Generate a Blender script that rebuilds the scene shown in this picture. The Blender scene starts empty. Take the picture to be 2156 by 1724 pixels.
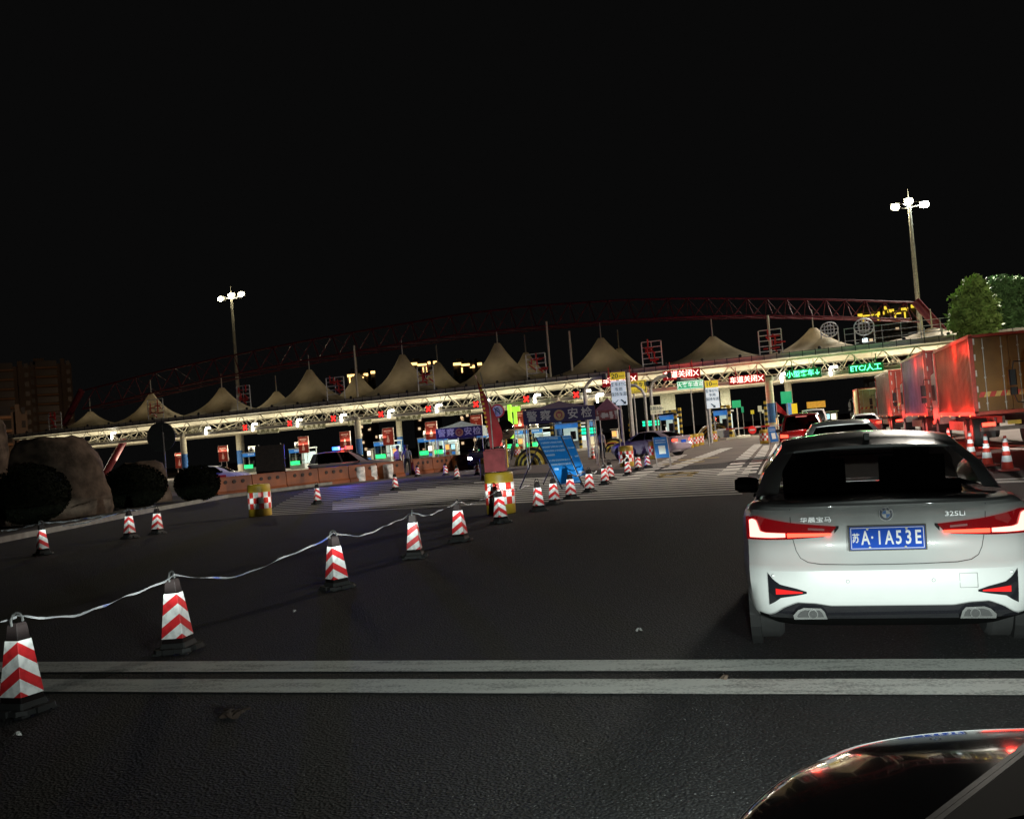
import bpy, bmesh, math, random
from mathutils import Vector, Matrix
random.seed(7)
S = bpy.context.scene
col = S.collection
R = math.radians
PI = math.pi
# ------------------------------------------------------------------ camera
HC = 1.6; FPX = 2200.0; YAW = R(14.9); PIT = R(1.62); ROL = R(4.6)
F0 = Vector((-math.sin(YAW), math.cos(YAW), 0)); R0 = Vector((math.cos(YAW), math.sin(YAW), 0)); Z0 = Vector((0, 0, 1))
FW = (F0*math.cos(PIT) + Z0*math.sin(PIT)).normalized()
U0 = R0.cross(FW).normalized()
RT = R0*math.cos(ROL) - U0*math.sin(ROL)
UP = R0*math.sin(ROL) + U0*math.cos(ROL)
CAM = Vector((0, 0, HC))
cd = bpy.data.cameras.new('camera'); cam = bpy.data.objects.new('camera', cd); col.objects.link(cam)
m = Matrix((RT, UP, -FW)).transposed().to_4x4(); m.translation = CAM
cam.matrix_world = m
cd.sensor_width = 36; cd.lens = 36*FPX/2156; cd.clip_end = 3000; cd.clip_start = 0.05
S.camera = cam
def ray(x, y): return FW + RT*((x-1078)/FPX) + UP*((862-y)/FPX)
def W(x, y, d): return CAM + ray(x, y)*d
def G(x, y, z=0.0):
    v = ray(x, y); return CAM + v*((z-HC)/v.z)
CR = dict(A=(0,980,3.0786), B=(650,980,3.592), C=(1150,1000,3.592), D=(1650,950,3.592), E=(2150,820,2.706), F=(2080,1200,2.487),
          H=(2080,1900,2.49), I=(0,1380,2.155), J=(900,1300,2.535), K=(1150,800,2.695), L=(2500,520,3.592), M=(550,780,3.592), N=(2450,1180,4.347))
def q(c, x, y):
    o = CR[c]; return ((o[0]+x/o[2])/1.3664, (o[1]+y/o[2])/1.3664)
# ------------------------------------------------------------------ render settings
S.render.engine = 'CYCLES'
S.cycles.use_denoising = True
try: S.cycles.denoiser = 'OPENIMAGEDENOISE'
except Exception: pass
S.cycles.max_bounces = 5; S.cycles.diffuse_bounces = 2; S.cycles.glossy_bounces = 3; S.cycles.transparent_max_bounces = 8
S.cycles.sample_clamp_indirect = 3; S.cycles.caustics_reflective = False; S.cycles.caustics_refractive = False
S.view_settings.view_transform = 'Standard'; S.view_settings.look = 'None'; S.view_settings.gamma = 1
S.view_settings.exposure = 0
w = bpy.data.worlds.new('World'); S.world = w; w.use_nodes = True
bg = w.node_tree.nodes['Background']; bg.inputs[0].default_value = (0.0027, 0.0027, 0.0027, 1); bg.inputs[1].default_value = 1.0
# ------------------------------------------------------------------ materials
MATS = {}
def mat(name, c=(.5,.5,.5), rough=.6, metal=0, em=None, es=0, var=.25, scale=6, spec=.5, bump=0, coat=0, sample=True, bscale=None):
    if name in MATS: return MATS[name]
    m = bpy.data.materials.new(name); m.use_nodes = True; MATS[name] = m
    nt = m.node_tree; b = nt.nodes['Principled BSDF']
    b.inputs['Roughness'].default_value = rough; b.inputs['Metallic'].default_value = metal
    b.inputs['Specular IOR Level'].default_value = spec; b.inputs['Coat Weight'].default_value = coat
    b.inputs['Base Color'].default_value = (*c, 1)
    tc = nt.nodes.new('ShaderNodeTexCoord')
    if var:
        n = nt.nodes.new('ShaderNodeTexNoise'); n.inputs['Scale'].default_value = scale; n.inputs['Detail'].default_value = 4
        nt.links.new(tc.outputs['Object'], n.inputs['Vector'])
        r = nt.nodes.new('ShaderNodeValToRGB')
        r.color_ramp.elements[0].position = .3; r.color_ramp.elements[1].position = .7
        r.color_ramp.elements[0].color = (*[x*(1-var) for x in c], 1); r.color_ramp.elements[1].color = (*[min(1, x*(1+var)) for x in c], 1)
        nt.links.new(n.outputs['Fac'], r.inputs[0]); nt.links.new(r.outputs[0], b.inputs['Base Color'])
    if bump:
        n2 = nt.nodes.new('ShaderNodeTexNoise'); n2.inputs['Scale'].default_value = bscale or scale*6; n2.inputs['Detail'].default_value = 3
        nt.links.new(tc.outputs['Object'], n2.inputs['Vector'])
        bp = nt.nodes.new('ShaderNodeBump'); bp.inputs['Strength'].default_value = bump; bp.inputs['Distance'].default_value = .02
        nt.links.new(n2.outputs['Fac'], bp.inputs['Height']); nt.links.new(bp.outputs[0], b.inputs['Normal'])
    if em:
        b.inputs['Emission Color'].default_value = (*em, 1); b.inputs['Emission Strength'].default_value = es
        if not sample: m.cycles.emission_sampling = 'NONE'
    return m
def glass_mat(name, tint, spec=.08):
    if name in MATS: return MATS[name]
    m = bpy.data.materials.new(name); m.use_nodes = True; MATS[name] = m; nt = m.node_tree; nt.nodes.clear()
    o = nt.nodes.new('ShaderNodeOutputMaterial'); t = nt.nodes.new('ShaderNodeBsdfTransparent'); g = nt.nodes.new('ShaderNodeBsdfGlossy')
    t.inputs[0].default_value = (tint, tint, tint, 1); g.inputs['Roughness'].default_value = .02
    f = nt.nodes.new('ShaderNodeFresnel'); f.inputs[0].default_value = 1.5; x = nt.nodes.new('ShaderNodeMixShader')
    nt.links.new(f.outputs[0], x.inputs[0]); nt.links.new(t.outputs[0], x.inputs[1]); nt.links.new(g.outputs[0], x.inputs[2]); nt.links.new(x.outputs[0], o.inputs[0])
    return m
def nodes(m): return m.node_tree.nodes, m.node_tree.links, m.node_tree.nodes['Principled BSDF']
# ------------------------------------------------------------------ mesh builder
class MB:
    def __init__(s): s.v = []; s.f = []; s.m = []
    def add(s, pts, faces, m=0):
        o = len(s.v); s.v += [tuple(p) for p in pts]
        for f in faces: s.f.append([o+i for i in f]); s.m.append(m)
        return s
    def box(s, c, d, m=0, rz=0, rx=0, ry=0):
        M = Matrix.Translation(Vector(c)) @ Matrix.Rotation(rz, 4, 'Z') @ Matrix.Rotation(rx, 4, 'X') @ Matrix.Rotation(ry, 4, 'Y')
        x, y, z = d[0]/2, d[1]/2, d[2]/2
        p = [M @ Vector((a*x, b*y, c2*z)) for a in (-1, 1) for b in (-1, 1) for c2 in (-1, 1)]
        return s.add(p, [(0,1,3,2),(4,6,7,5),(0,4,5,1),(2,3,7,6),(0,2,6,4),(1,5,7,3)], m)
    def bbox(s, c, d, b=.02, m=0):
        # box with chamfered vertical edges
        x, y = d[0]/2, d[1]/2
        pts = [(-x+b,-y),(x-b,-y),(x,-y+b),(x,y-b),(x-b,y),(-x+b,y),(-x,y-b),(-x,-y+b)]
        return s.prism([(c[0]+p[0], c[1]+p[1]) for p in pts], c[2]-d[2]/2, c[2]+d[2]/2, m)
    def prism(s, pts, z0, z1, m=0, top=1.0, cx=0, cy=0):
        n = len(pts)
        P = [(p[0], p[1], z0) for p in pts] + [(cx+(p[0]-cx)*top, cy+(p[1]-cy)*top, z1) for p in pts]
        return s.add(P, [tuple(range(n-1, -1, -1)), tuple(range(n, 2*n))] + [(i, (i+1) % n, n+(i+1) % n, n+i) for i in range(n)], m)
    def extr(s, pts, y0, y1, m=0):
        # polygon in XZ extruded along Y
        n = len(pts)
        P = [(p[0], y0, p[1]) for p in pts] + [(p[0], y1, p[1]) for p in pts]
        return s.add(P, [tuple(range(n)), tuple(range(2*n-1, n-1, -1))] + [(i, n+i, n+(i+1) % n, (i+1) % n) for i in range(n)], m)
    def cyl(s, a, b, r0, r1=None, n=8, m=0, cap=True):
        a = Vector(a); b = Vector(b); r1 = r0 if r1 is None else r1
        d = (b-a).normalized(); u = d.orthogonal().normalized(); v = d.cross(u)
        P = [a+(u*math.cos(2*PI*i/n)+v*math.sin(2*PI*i/n))*r0 for i in range(n)] + [b+(u*math.cos(2*PI*i/n)+v*math.sin(2*PI*i/n))*r1 for i in range(n)]
        F = [(i, (i+1) % n, n+(i+1) % n, n+i) for i in range(n)]
        if cap: F += [tuple(range(n-1, -1, -1)), tuple(range(n, 2*n))]
        return s.add(P, F, m)
    def tube(s, pts, r, n=6, m=0):
        for a, b in zip(pts[:-1], pts[1:]): s.cyl(a, b, r, r, n, m)
        return s
    def lathe(s, prof, n=20, m=0, c=(0,0,0)):
        k = len(prof); P = []
        for r, z in prof:
            for i in range(n): P.append((c[0]+r*math.cos(2*PI*i/n), c[1]+r*math.sin(2*PI*i/n), c[2]+z))
        F = []
        for j in range(k-1):
            for i in range(n): F.append((j*n+i, j*n+(i+1) % n, (j+1)*n+(i+1) % n, (j+1)*n+i))
        F += [tuple(range(n-1, -1, -1)), tuple(range((k-1)*n, k*n))]
        return s.add(P, F, m)
    def grid(s, P, m=0, flip=False):
        nj = len(P[0]); pts = [p for r_ in P for p in r_]; F = []
        for i in range(len(P)-1):
            for j in range(nj-1):
                f = (i*nj+j, i*nj+j+1, (i+1)*nj+j+1, (i+1)*nj+j); F.append(f[::-1] if flip else f)
        return s.add(pts, F, m)
    def sph(s, c, r, n=10, m=0, sz=1.0):
        P = []; k = n//2+1
        for j in range(1, k):
            a = PI*j/k
            P.append((max(r*math.sin(a), 1e-4), -r*math.cos(a)*sz))
        return s.lathe([(1e-3, -r*sz)]+P+[(1e-3, r*sz)], n, m, c)
    def build(s, name, mats, parent=None, loc=None, rz=None, smooth=0):
        me = bpy.data.meshes.new(name); me.from_pydata(s.v, [], s.f)
        if not isinstance(mats, (list, tuple)): mats = [mats]
        for x in mats: me.materials.append(x)
        me.polygons.foreach_set('material_index', s.m)
        if smooth:
            me.polygons.foreach_set('use_smooth', [True]*len(me.polygons)); me.set_sharp_from_angle(angle=R(smooth))
        me.update()
        o = bpy.data.objects.new(name, me); col.objects.link(o)
        if parent: o.parent = parent
        if loc is not None: o.location = loc
        if rz is not None: o.rotation_euler = (0, 0, rz)
        return o
def tag(o, label=None, cat=None, group=None, kind=None):
    if label: o['label'] = label
    if cat: o['category'] = cat
    if group: o['group'] = group
    if kind: o['kind'] = kind
    return o
def thing(name, label, cat, loc=(0,0,0), rz=0, group=None):
    o = bpy.data.objects.new(name, None); col.objects.link(o); o.empty_display_size = .2
    o.location = loc; o.rotation_euler = (0, 0, rz); return tag(o, label, cat, group)
def copy_tree(o, label=None, loc=None, rz=None, parent=None):
    c = o.copy(); col.objects.link(c)
    if parent: c.parent = parent
    if label: c['label'] = label
    if loc is not None: c.location = loc
    if rz is not None: c.rotation_euler = (0, 0, rz)
    for ch in list(o.children): copy_tree(ch, parent=c)
    return c
def text(name, body, size, m, parent, loc, rz=0, ext=.004, align='CENTER', rx=R(90), bold=0, M=None, sx=1):
    cu = bpy.data.curves.new(name, 'FONT'); cu.body = body; cu.size = size; cu.align_x = align; cu.align_y = 'CENTER'; cu.extrude = ext; cu.offset = bold*size
    cu.resolution_u = 2
    t = bpy.data.objects.new(name, cu); col.objects.link(t)
    dg = bpy.context.evaluated_depsgraph_get()
    me = bpy.data.meshes.new_from_object(t.evaluated_get(dg)); bpy.data.objects.remove(t); bpy.data.curves.remove(cu)
    me.name = name; me.materials.clear(); me.materials.append(m)
    o = bpy.data.objects.new(name, me); col.objects.link(o); o.parent = parent
    if M is not None: o.matrix_local = M
    else: o.location = loc; o.rotation_euler = (rx, 0, rz)
    o.scale = (sx, 1, 1)
    return o
def lamp(name, kind, loc, power, color=(1,1,1), size=.2, parent=None, tgt=None, **k):
    l = bpy.data.lights.new(name, kind); l.energy = power; l.color = color
    if kind == 'AREA': l.size = size
    else: l.shadow_soft_size = size
    for a, b in k.items(): setattr(l, a, b)
    o = bpy.data.objects.new(name, l); col.objects.link(o); o.location = loc
    if tgt is not None: o.rotation_euler = (Vector(tgt)-Vector(loc)).to_track_quat('-Z', 'Y').to_euler()
    if parent: o.parent = parent
    return o
def face_cam(loc): # rotation so that local -Y looks at the camera
    return math.atan2(-loc[0], loc[1]) if True else 0
# common materials
blk = mat('black_rubber', (.012,.012,.012), .7)
tyre = mat('tyre_rubber', (.02,.02,.02), .85)
chrome = mat('bright_metal', (.6,.6,.6), .2, 1)
steel = mat('galvanised_steel', (.42,.42,.40), .5, .3)
dark = mat('dark_plastic', (.02,.02,.022), .5)
white = mat('white_paint', (.75,.75,.72), .5)
redp = mat('red_paint', (.5,.03,.03), .5)
gls = glass_mat('tinted_glass', .22)
# ================================================================== setting: ground and markings
asph = mat('asphalt', (.03,.03,.03), .82, var=0)
n, l, b = nodes(asph)
tc = n.new('ShaderNodeTexCoord'); n1 = n.new('ShaderNodeTexNoise'); n1.inputs['Scale'].default_value = 65; n1.inputs['Detail'].default_value = 3
n2 = n.new('ShaderNodeTexNoise'); n2.inputs['Scale'].default_value = .35; n2.inputs['Detail'].default_value = 5
l.new(tc.outputs['Object'], n1.inputs['Vector']); mp_ = n.new('ShaderNodeMapping'); mp_.inputs['Scale'].default_value = (4.5,.22,1); l.new(tc.outputs['Object'], mp_.inputs[0]); l.new(mp_.outputs[0], n2.inputs['Vector'])
r1 = n.new('ShaderNodeValToRGB'); r1.color_ramp.elements[0].position = .35; r1.color_ramp.elements[1].position = .72
r1.color_ramp.elements[0].color = (.008,.008,.008,1); r1.color_ramp.elements[1].color = (.42,.42,.41,1)
e = r1.color_ramp.elements.new(.62); e.color = (.066,.066,.066,1)
l.new(n1.outputs['Fac'], r1.inputs[0])
mx = n.new('ShaderNodeMix'); mx.data_type = 'RGBA'; mx.blend_type = 'MULTIPLY'; mx.inputs[0].default_value = .85
l.new(r1.outputs[0], mx.inputs[6]); l.new(n2.outputs['Fac'], mx.inputs[7]); l.new(mx.outputs[2], b.inputs['Base Color'])
vo = n.new('ShaderNodeTexVoronoi'); vo.inputs['Scale'].default_value = 58; l.new(tc.outputs['Object'], vo.inputs['Vector'])
sr = n.new('ShaderNodeValToRGB'); sr.color_ramp.elements[0].position = .12; sr.color_ramp.elements[0].color = (1.6,1.6,1.6,1); sr.color_ramp.elements[1].position = .5; sr.color_ramp.elements[1].color = (.28,.28,.28,1)
l.new(vo.outputs['Distance'], sr.inputs[0]); m3 = n.new('ShaderNodeMix'); m3.data_type = 'RGBA'; m3.blend_type = 'MULTIPLY'; m3.inputs[0].default_value = 1
l.new(mx.outputs[2], m3.inputs[6]); l.new(sr.outputs[0], m3.inputs[7]); l.new(m3.outputs[2], b.inputs['Base Color'])
bp = n.new('ShaderNodeBump'); bp.inputs['Strength'].default_value = .9; bp.inputs['Distance'].default_value = .012
l.new(vo.outputs['Distance'], bp.inputs['Height']); l.new(bp.outputs[0], b.inputs['Normal'])
MB().add([(-600,-60,0),(600,-60,0),(600,1500,0),(-600,1500,0)], [(0,1,2,3)]).build('ground', asph)['kind'] = 'structure'
conc = mat('concrete_pavement', (.115,.092,.078), .8, var=.3, scale=.5, bump=.2, bscale=30)
cs = 43
MB().add([(-140,60,.004),(-30,50,.004),(-12,46,.004),(-5,42,.004),(60,40,.004),(60,150,.004),(-140,180,.004)], [(0,1,2,3,4,5,6)]).build('pavement', conc)['kind'] = 'structure'
# worn thermoplastic marking material
def marking_mat(name, c, wear=.45, sc=5):
    m = mat(name, c, .65, var=0); n, l, b = nodes(m)
    tc = n.new('ShaderNodeTexCoord'); a = n.new('ShaderNodeTexNoise'); a.inputs['Scale'].default_value = 55; a.inputs['Detail'].default_value = 4
    mp = n.new('ShaderNodeMapping'); mp.inputs['Scale'].default_value = (.35, 1.6, 1); d = n.new('ShaderNodeTexNoise'); d.inputs['Scale'].default_value = sc; d.inputs['Detail'].default_value = 6
    l.new(tc.outputs['Object'], a.inputs['Vector']); l.new(tc.outputs['Object'], mp.inputs[0]); l.new(mp.outputs[0], d.inputs['Vector'])
    ad = n.new('ShaderNodeMath'); ad.operation = 'ADD'; l.new(a.outputs['Fac'], ad.inputs[0]); l.new(d.outputs['Fac'], ad.inputs[1])
    r = n.new('ShaderNodeValToRGB'); r.color_ramp.elements[0].position = wear; r.color_ramp.elements[1].position = wear+.26
    r.color_ramp.elements[0].color = (.035,.035,.034,1); r.color_ramp.elements[1].color = (*c, 1)
    hl = n.new('ShaderNodeMath'); hl.operation = 'MULTIPLY'; hl.inputs[1].default_value = .5
    l.new(ad.outputs[0], hl.inputs[0]); l.new(hl.outputs[0], r.inputs[0]); l.new(r.outputs[0], b.inputs['Base Color'])
    return m
mk = marking_mat('road_paint_white', (.80,.81,.76), .26); mkb = marking_mat('road_paint_bright', (.80,.80,.76), .22); mk2 = marking_mat('road_paint_old', (.42,.42,.38), .33, 2); my = marking_mat('road_paint_yellow', (.5,.36,.06), .35)
def strip(b, P, m=0, z=.008):
    b.add([Vector((g.x, g.y, z)) for g in (G(*p) for p in P)], [tuple(range(len(P)-1, -1, -1))], m)
# two stop lines across the near road
b = MB()
def hline(b, L, Rr, z=.008, n=40):
    # band between upper and lower edge, given at left and right in picture coordinates
    tl, bl = G(*L[0]), G(*L[1]); tr, br = G(*Rr[0]), G(*Rr[1])
    P = [[tl.lerp(tr, i/n) for i in range(n+1)], [bl.lerp(br, i/n) for i in range(n+1)]]
    for r_ in P:
        for p in r_: p.z = z; p.y += random.uniform(-.003, .003)
    b.grid(P, 0, flip=False)
hline(b, ((-500,1396),(-500,1417)), ((2900,1386),(2900,1412)))
hline(b, ((-500,1431),(-500,1455)), ((2900,1431),(2900,1468)))
b.build('stop_lines', mk)['kind'] = 'structure'
# tread stripes before the plaza
b = MB()
yy_ = 1056.
for i in range(14):
    t = i/13
    yy_ -= 5.0-2.0*t; y0 = yy_; th = 2.5-1.1*t
    xr = 1563 + 20*t; sl = -.038-.012*t
    xl = 700 + 520*max(0, t-.35)
    b_ = y0 + sl*(xr-1270); a_ = y0 + sl*(xl-1270)
    b_ -= 6*0
    hl_, hr_ = ((xl, a_-th/2), (xl, a_+th/2)), ((xr, b_-th/2), (xr, b_+th/2))
    hline(b, hl_, hr_, n=12)
b.build('tread_stripes', mkb)['kind'] = 'structure'
b = MB()
for i in range(15):
    t = i/14
    y0 = 1080-52*t; sl = -.048; th = 1.7-.6*t
    xl, xr = 560+40*t+60*t*t, 1045+10*t
    hline(b, ((xl, y0+sl*(xl-660)-th/2), (xl, y0+sl*(xl-660)+th/2)), ((xr, y0+sl*(xr-660)-th/2), (xr, y0+sl*(xr-660)+th/2)), n=12)
b.build('worn_tread_stripes', mk2)['kind'] = 'structure'
# dashed lane boxes and the solid lane line
b = MB()
def lane_dashes(b, x0, y0, x1, y1, w0, n, duty=.55):
    A, B = G(x0, y0), G(x1, y1); Wd = (G(x0+w0, y0)-A).length; N = Vector((1,0,0))
    for i in range(n):
        p = A.lerp(B, i/n); e = A.lerp(B, (i+duty)/n)
        b.add([(p.x, p.y, .009), (p.x+Wd, p.y, .009), (e.x+Wd, e.y, .009), (e.x, e.y, .009)], [(0,1,2,3)])
lane_dashes(b, *q('D',1480,1500), *q('D',1870,1175), 22, 16)
lane_dashes(b, *q('D',1735,1485), *q('D',1965,1190), 18, 15)
lane_dashes(b, *q('D',460,1550), *q('D',1060,1290), 24, 11, .5)
lane_dashes(b, *q('D',900,1440), *q('D',1530,1220), 20, 14, .6)
A, B = G(*q('D',1905,1490)), G(*q('D',2085,1175)); wd = .42
b.add([(A.x, A.y, .009), (A.x+wd, A.y, .009), (B.x+wd, B.y, .009), (B.x, B.y, .009)], [(0,1,2,3)])
b.build('lane_lines', mkb)['kind'] = 'structure'
b = MB()
for P in ([(870,1500),(1280,1480),(1300,1462),(900,1480)], [(985,1495),(1050,1492),(1150,1465),(1090,1468)], [(850,1530),(1230,1512),(1240,1500),(862,1516)], [(1150,1510),(1215,1505),(1285,1470),(1230,1472)], [(850,1530),(905,1528),(965,1490),(915,1493)]):
    strip(b, [q('D', *p) for p in P], 0, .010)
for P in ([(900,1395),(1350,1360),(1360,1352),(930,1384)], [(1080,1350),(1500,1318),(1510,1311),(1090,1340)]):
    strip(b, [q('D', *p) for p in P], 0, .010)
b.build('yellow_lane_symbol', my)['kind'] = 'structure'
# lines on the right, between the trucks and the cones
b = MB()
strip(b, [(2090,1009),(2300,1001),(2300,1004),(2090,1012)]); strip(b, [(2090,1014),(2300,1006),(2300,1010),(2090,1018)])
strip(b, [(2060,941),(2300,949),(2300,952),(2060,944)]); strip(b, [(2060,935),(2300,942),(2300,944),(2060,937)])
b.build('edge_lines', mk)['kind'] = 'structure'
# kerb along the planted island on the left, with the island soil
kerbm = mat('kerb_stone', (.16,.155,.14), .8, scale=3, bump=.3)
soil = mat('island_soil', (.02,.018,.014), .95, scale=4, bump=.5)
kp = [(-420,1222),(-200,1180),(0,1143),(200,1103),(330,1076),(480,1048),(620,1030),(700,1020)]
KP = [G(*p) for p in kp]
b = MB(); P = []
for i, p in enumerate(KP):
    d = (KP[min(i+1, len(KP)-1)]-KP[max(i-1, 0)]).normalized(); nrm = Vector((-d.y, d.x, 0))
    P.append([p+Vector((0,0,0)), p+Vector((0,0,.13)), p+nrm*.02+Vector((0,0,.15)), p+nrm*.16+Vector((0,0,.15)), p+nrm*.16])
b.grid(P, 0); b.build('kerb', kerbm)['kind'] = 'structure'
b = MB(); top = [Vector((p[3].x, p[3].y, .10)) for p in P]
back = [Vector((p.x-6-.10*i, p.y+18-i*1.5, .10)) for i, p in enumerate(top)]
b.grid([top, back], 0, True); b.build('island_ground', soil)['kind'] = 'structure'
# small litter on the asphalt
for (x, y, s_, nm, lb, c) in ((36,1549,.025,'paper_scrap','small crumpled white paper scrap on the asphalt in the bottom left corner',(.7,.7,.68)),
        (493,1505,.05,'dry_leaf_litter','small heap of dry brown leaves on the asphalt below the double white line',(.04,.025,.018)),
        (1343,1329,.02,'paper_scrap','tiny pale paper scrap on the asphalt to the left of the white car',(.25,.25,.24)),
        (1524,1430,.025,'dry_leaf','dark fallen leaf between the two white lines',(.1,.07,.05)),
        (619,1289,.016,'paper_scrap','tiny pale speck of paper on the asphalt below the third roped cone',(.5,.5,.48))):
    b = MB(); g = G(x, y)
    for k in range(7 if 'litter' in nm else 2):
        o = Vector((random.uniform(-1.2,1.2)*s_, random.uniform(-1,1)*s_, 0)) if k else Vector((0,0,0))
        a = random.random()*3; u = Vector((math.cos(a), math.sin(a), .25))*s_; v = Vector((-math.sin(a), math.cos(a), .1))*s_*.5
        zz = Vector((0,0,.012))
        P = [[o-u-v+zz*.6, o-u+v+zz, o-u*.6+v*1.4+zz], [o-v+zz*2, o+v*.2+zz*2.4, o+v*1.2+zz*1.4], [o+u-v+zz*.6, o+u+zz*1.6, o+u+v+zz*.6]]
        b.grid(P)
    ob = b.build(nm, mat('litter_%d' % int(x), c, .8), None, (g.x, g.y, .002)); tag(ob, lb, 'litter')
# ================================================================== traffic cones
def chevron_mat():
    m = mat('reflective_chevron', (.8,.8,.8), .38, var=0); n, l, b = nodes(m)
    tc = n.new('ShaderNodeTexCoord'); sp = n.new('ShaderNodeSeparateXYZ'); l.new(tc.outputs['Object'], sp.inputs[0])
    def mth(op, a, c, v=None):
        k = n.new('ShaderNodeMath'); k.operation = op
        for i, x in enumerate((a, c)):
            if x is None: continue
            if isinstance(x, (int, float)): k.inputs[i].default_value = x
            else: l.new(x, k.inputs[i])
        return k.outputs[0]
    d = mth('ABSOLUTE', mth('SUBTRACT', sp.outputs['X'], sp.outputs['Y']), None)
    v = mth('FRACT', mth('DIVIDE', mth('ADD', sp.outputs['Z'], mth('MULTIPLY', d, .62)), .165), None)
    st = mth('GREATER_THAN', v, .52)
    mx = n.new('ShaderNodeMix'); mx.data_type = 'RGBA'; l.new(st, mx.inputs[0])
    mx.inputs[6].default_value = (.80,.80,.79,1); mx.inputs[7].default_value = (.62,.025,.03,1)
    no = n.new('ShaderNodeTexNoise'); no.inputs['Scale'].default_value = 14; no.inputs['Detail'].default_value = 6; l.new(tc.outputs['Object'], no.inputs['Vector'])
    rr = n.new('ShaderNodeValToRGB'); rr.color_ramp.elements[0].position = .3; rr.color_ramp.elements[0].color = (.55,.55,.55,1); rr.color_ramp.elements[1].position = .55
    l.new(no.outputs['Fac'], rr.inputs[0])
    m2 = n.new('ShaderNodeMix'); m2.data_type = 'RGBA'; m2.blend_type = 'MULTIPLY'; m2.inputs[0].default_value = .9
    l.new(mx.outputs[2], m2.inputs[6]); l.new(rr.outputs[0], m2.inputs[7]); l.new(m2.outputs[2], b.inputs['Base Color'])
    ck = n.new('ShaderNodeTexChecker'); ck.inputs['Scale'].default_value = 160; l.new(tc.outputs['Object'], ck.inputs['Vector'])
    bp = n.new('ShaderNodeBump'); bp.inputs['Strength'].default_value = .12; bp.inputs['Distance'].default_value = .002; l.new(ck.outputs['Fac'], bp.inputs['Height']); l.new(bp.outputs[0], b.inputs['Normal'])
    return m
chev = chevron_mat()
def sq(w, c=.25): 
    k = w*c; return [(-w+k,-w),(w-k,-w),(w,-w+k),(w,w-k),(w-k,w),(-w+k,w),(-w,w-k),(-w,-w+k)]
def make_cone():
    t = thing('square_traffic_cone', 'x', 'traffic cone')
    b = MB(); b.prism(sq(.175,.3), .012, .045, 0, .96); b.prism(sq(.12,.1), .045, .085, 0, .9)
    for a in (-1,1):
        for c in (-1,1): b.box((a*.13, c*.13, .008), (.07,.07,.016))
        b.box((a*.165, 0, .03), (.05,.1,.04)); b.box((0, a*.165, .03), (.1,.05,.04))
    b.build('base', blk, t, smooth=30)
    def hw(z): return .100-(.100-.043)*(z-.085)/(.62-.085)
    b = MB(); w0, w1 = hw(.085), hw(.60)
    b.prism(sq(w0,.06), .085, .60, 0, w1/w0); b.prism(sq(w1,.06), .60, .62, 0, .8)
    b.build('body', mat('cone_rubber', (.006,.0035,.0035), .7, spec=.15), t)
    b = MB(); za, zb = .125, .50; wa, wb = hw(za)+.004, hw(zb)+.004
    b.prism(sq(wa,.03), za, zb, 0, wb/wa); b.build('reflective_sleeve', chev, t)
    b = MB(); b.tube([(-.045,0,.60),(-.05,0,.64),(-.03,0,.675),(0,0,.685),(.03,0,.675),(.05,0,.64),(.045,0,.60)], .009, 6); b.build('handle', blk, t)
    return t
WHERE = [ # x, y, rot, scale, label
 (49,1500,42,1.0,'striped cone nearest the camera in the bottom left corner'),
 (377,1371,62,1.0,'striped cone just above the double white line, second on the tape'),
 (711,1239,30,1.0,'striped cone third along the sagging tape, counted from the nearest'),
 (874,1174,80,1.0,'striped cone fourth along the sagging tape, counted from the nearest'),
 (970,1140,68,1.0,'striped cone on the tape just left of the red flag barrel'),
 (1055,1101,35,1.0,'striped cone standing right in front of the red flag barrel'),
 (1135,1076,22,1.0,'striped square cone first to the right of the red flag barrel'),
 (1168,1062,58,1.0,'striped cone second to the right of the red flag barrel'),
 (1203,1051,40,1.0,'striped cone in front of the foot of the tilted blue boards'),
 (1242,1037,48,1.0,'striped square cone just right of the tilted blue boards'),
 (1275,1020,66,1.0,'left one of the two overlapping striped cones beyond the blue boards'),
 (1286,1011,38,1.0,'right one of the two overlapping striped cones beyond the blue boards'),
 (1323,1001,70,1.0,'striped cone in front of the small barrel by the purple car'),
 (1345,990,42,1.0,'striped cone between the small barrel and the blue stand sign'),
 (1364,985,25,1.0,'striped square cone touching the left edge of the blue stand sign'),
 (91,1168,18,1.0,'striped square cone by the kerb nearest the left edge of the photo'),
 (274,1133,40,1.0,'left one of the pair of striped cones near the kerb and rocks'),
 (332,1124,50,1.0,'right one of the pair of striped cones near the kerb and rocks'),
 (669,1061,20,1.0,'lone striped cone just right of the left checkered barrel'),
 (833,1032,22,1.0,'lone striped cone on the dark stripes below the two officers'),
 (880,1003.5,25,1.0,'small striped cone at the right foot of the two officers'),
 (939,1001,24,1.0,'small striped cone before the right end of the orange barriers'),
 (963,1009,70,1.0,'small striped cone left of the dark oncoming car'),
 (1006,1000,68,1.0,'small striped cone under the right headlight of the dark oncoming car')]
cone0 = make_cone(); CONES = []
for i, (x, y, r_, s_, lb) in enumerate(WHERE):
    g = G(x, y); rz = math.atan2(g.x, g.y); rz = -rz + R(r_)
    o = cone0 if i == 0 else copy_tree(cone0)
    o.location = (g.x, g.y, 0.004); o.rotation_euler = (random.uniform(-.03,.03), random.uniform(-.03,.03), rz); o.scale = (1,1,random.uniform(.97,1.03)); o['label'] = lb; o['group'] = 'square striped cones on the road'; CONES.append(o)
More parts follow.
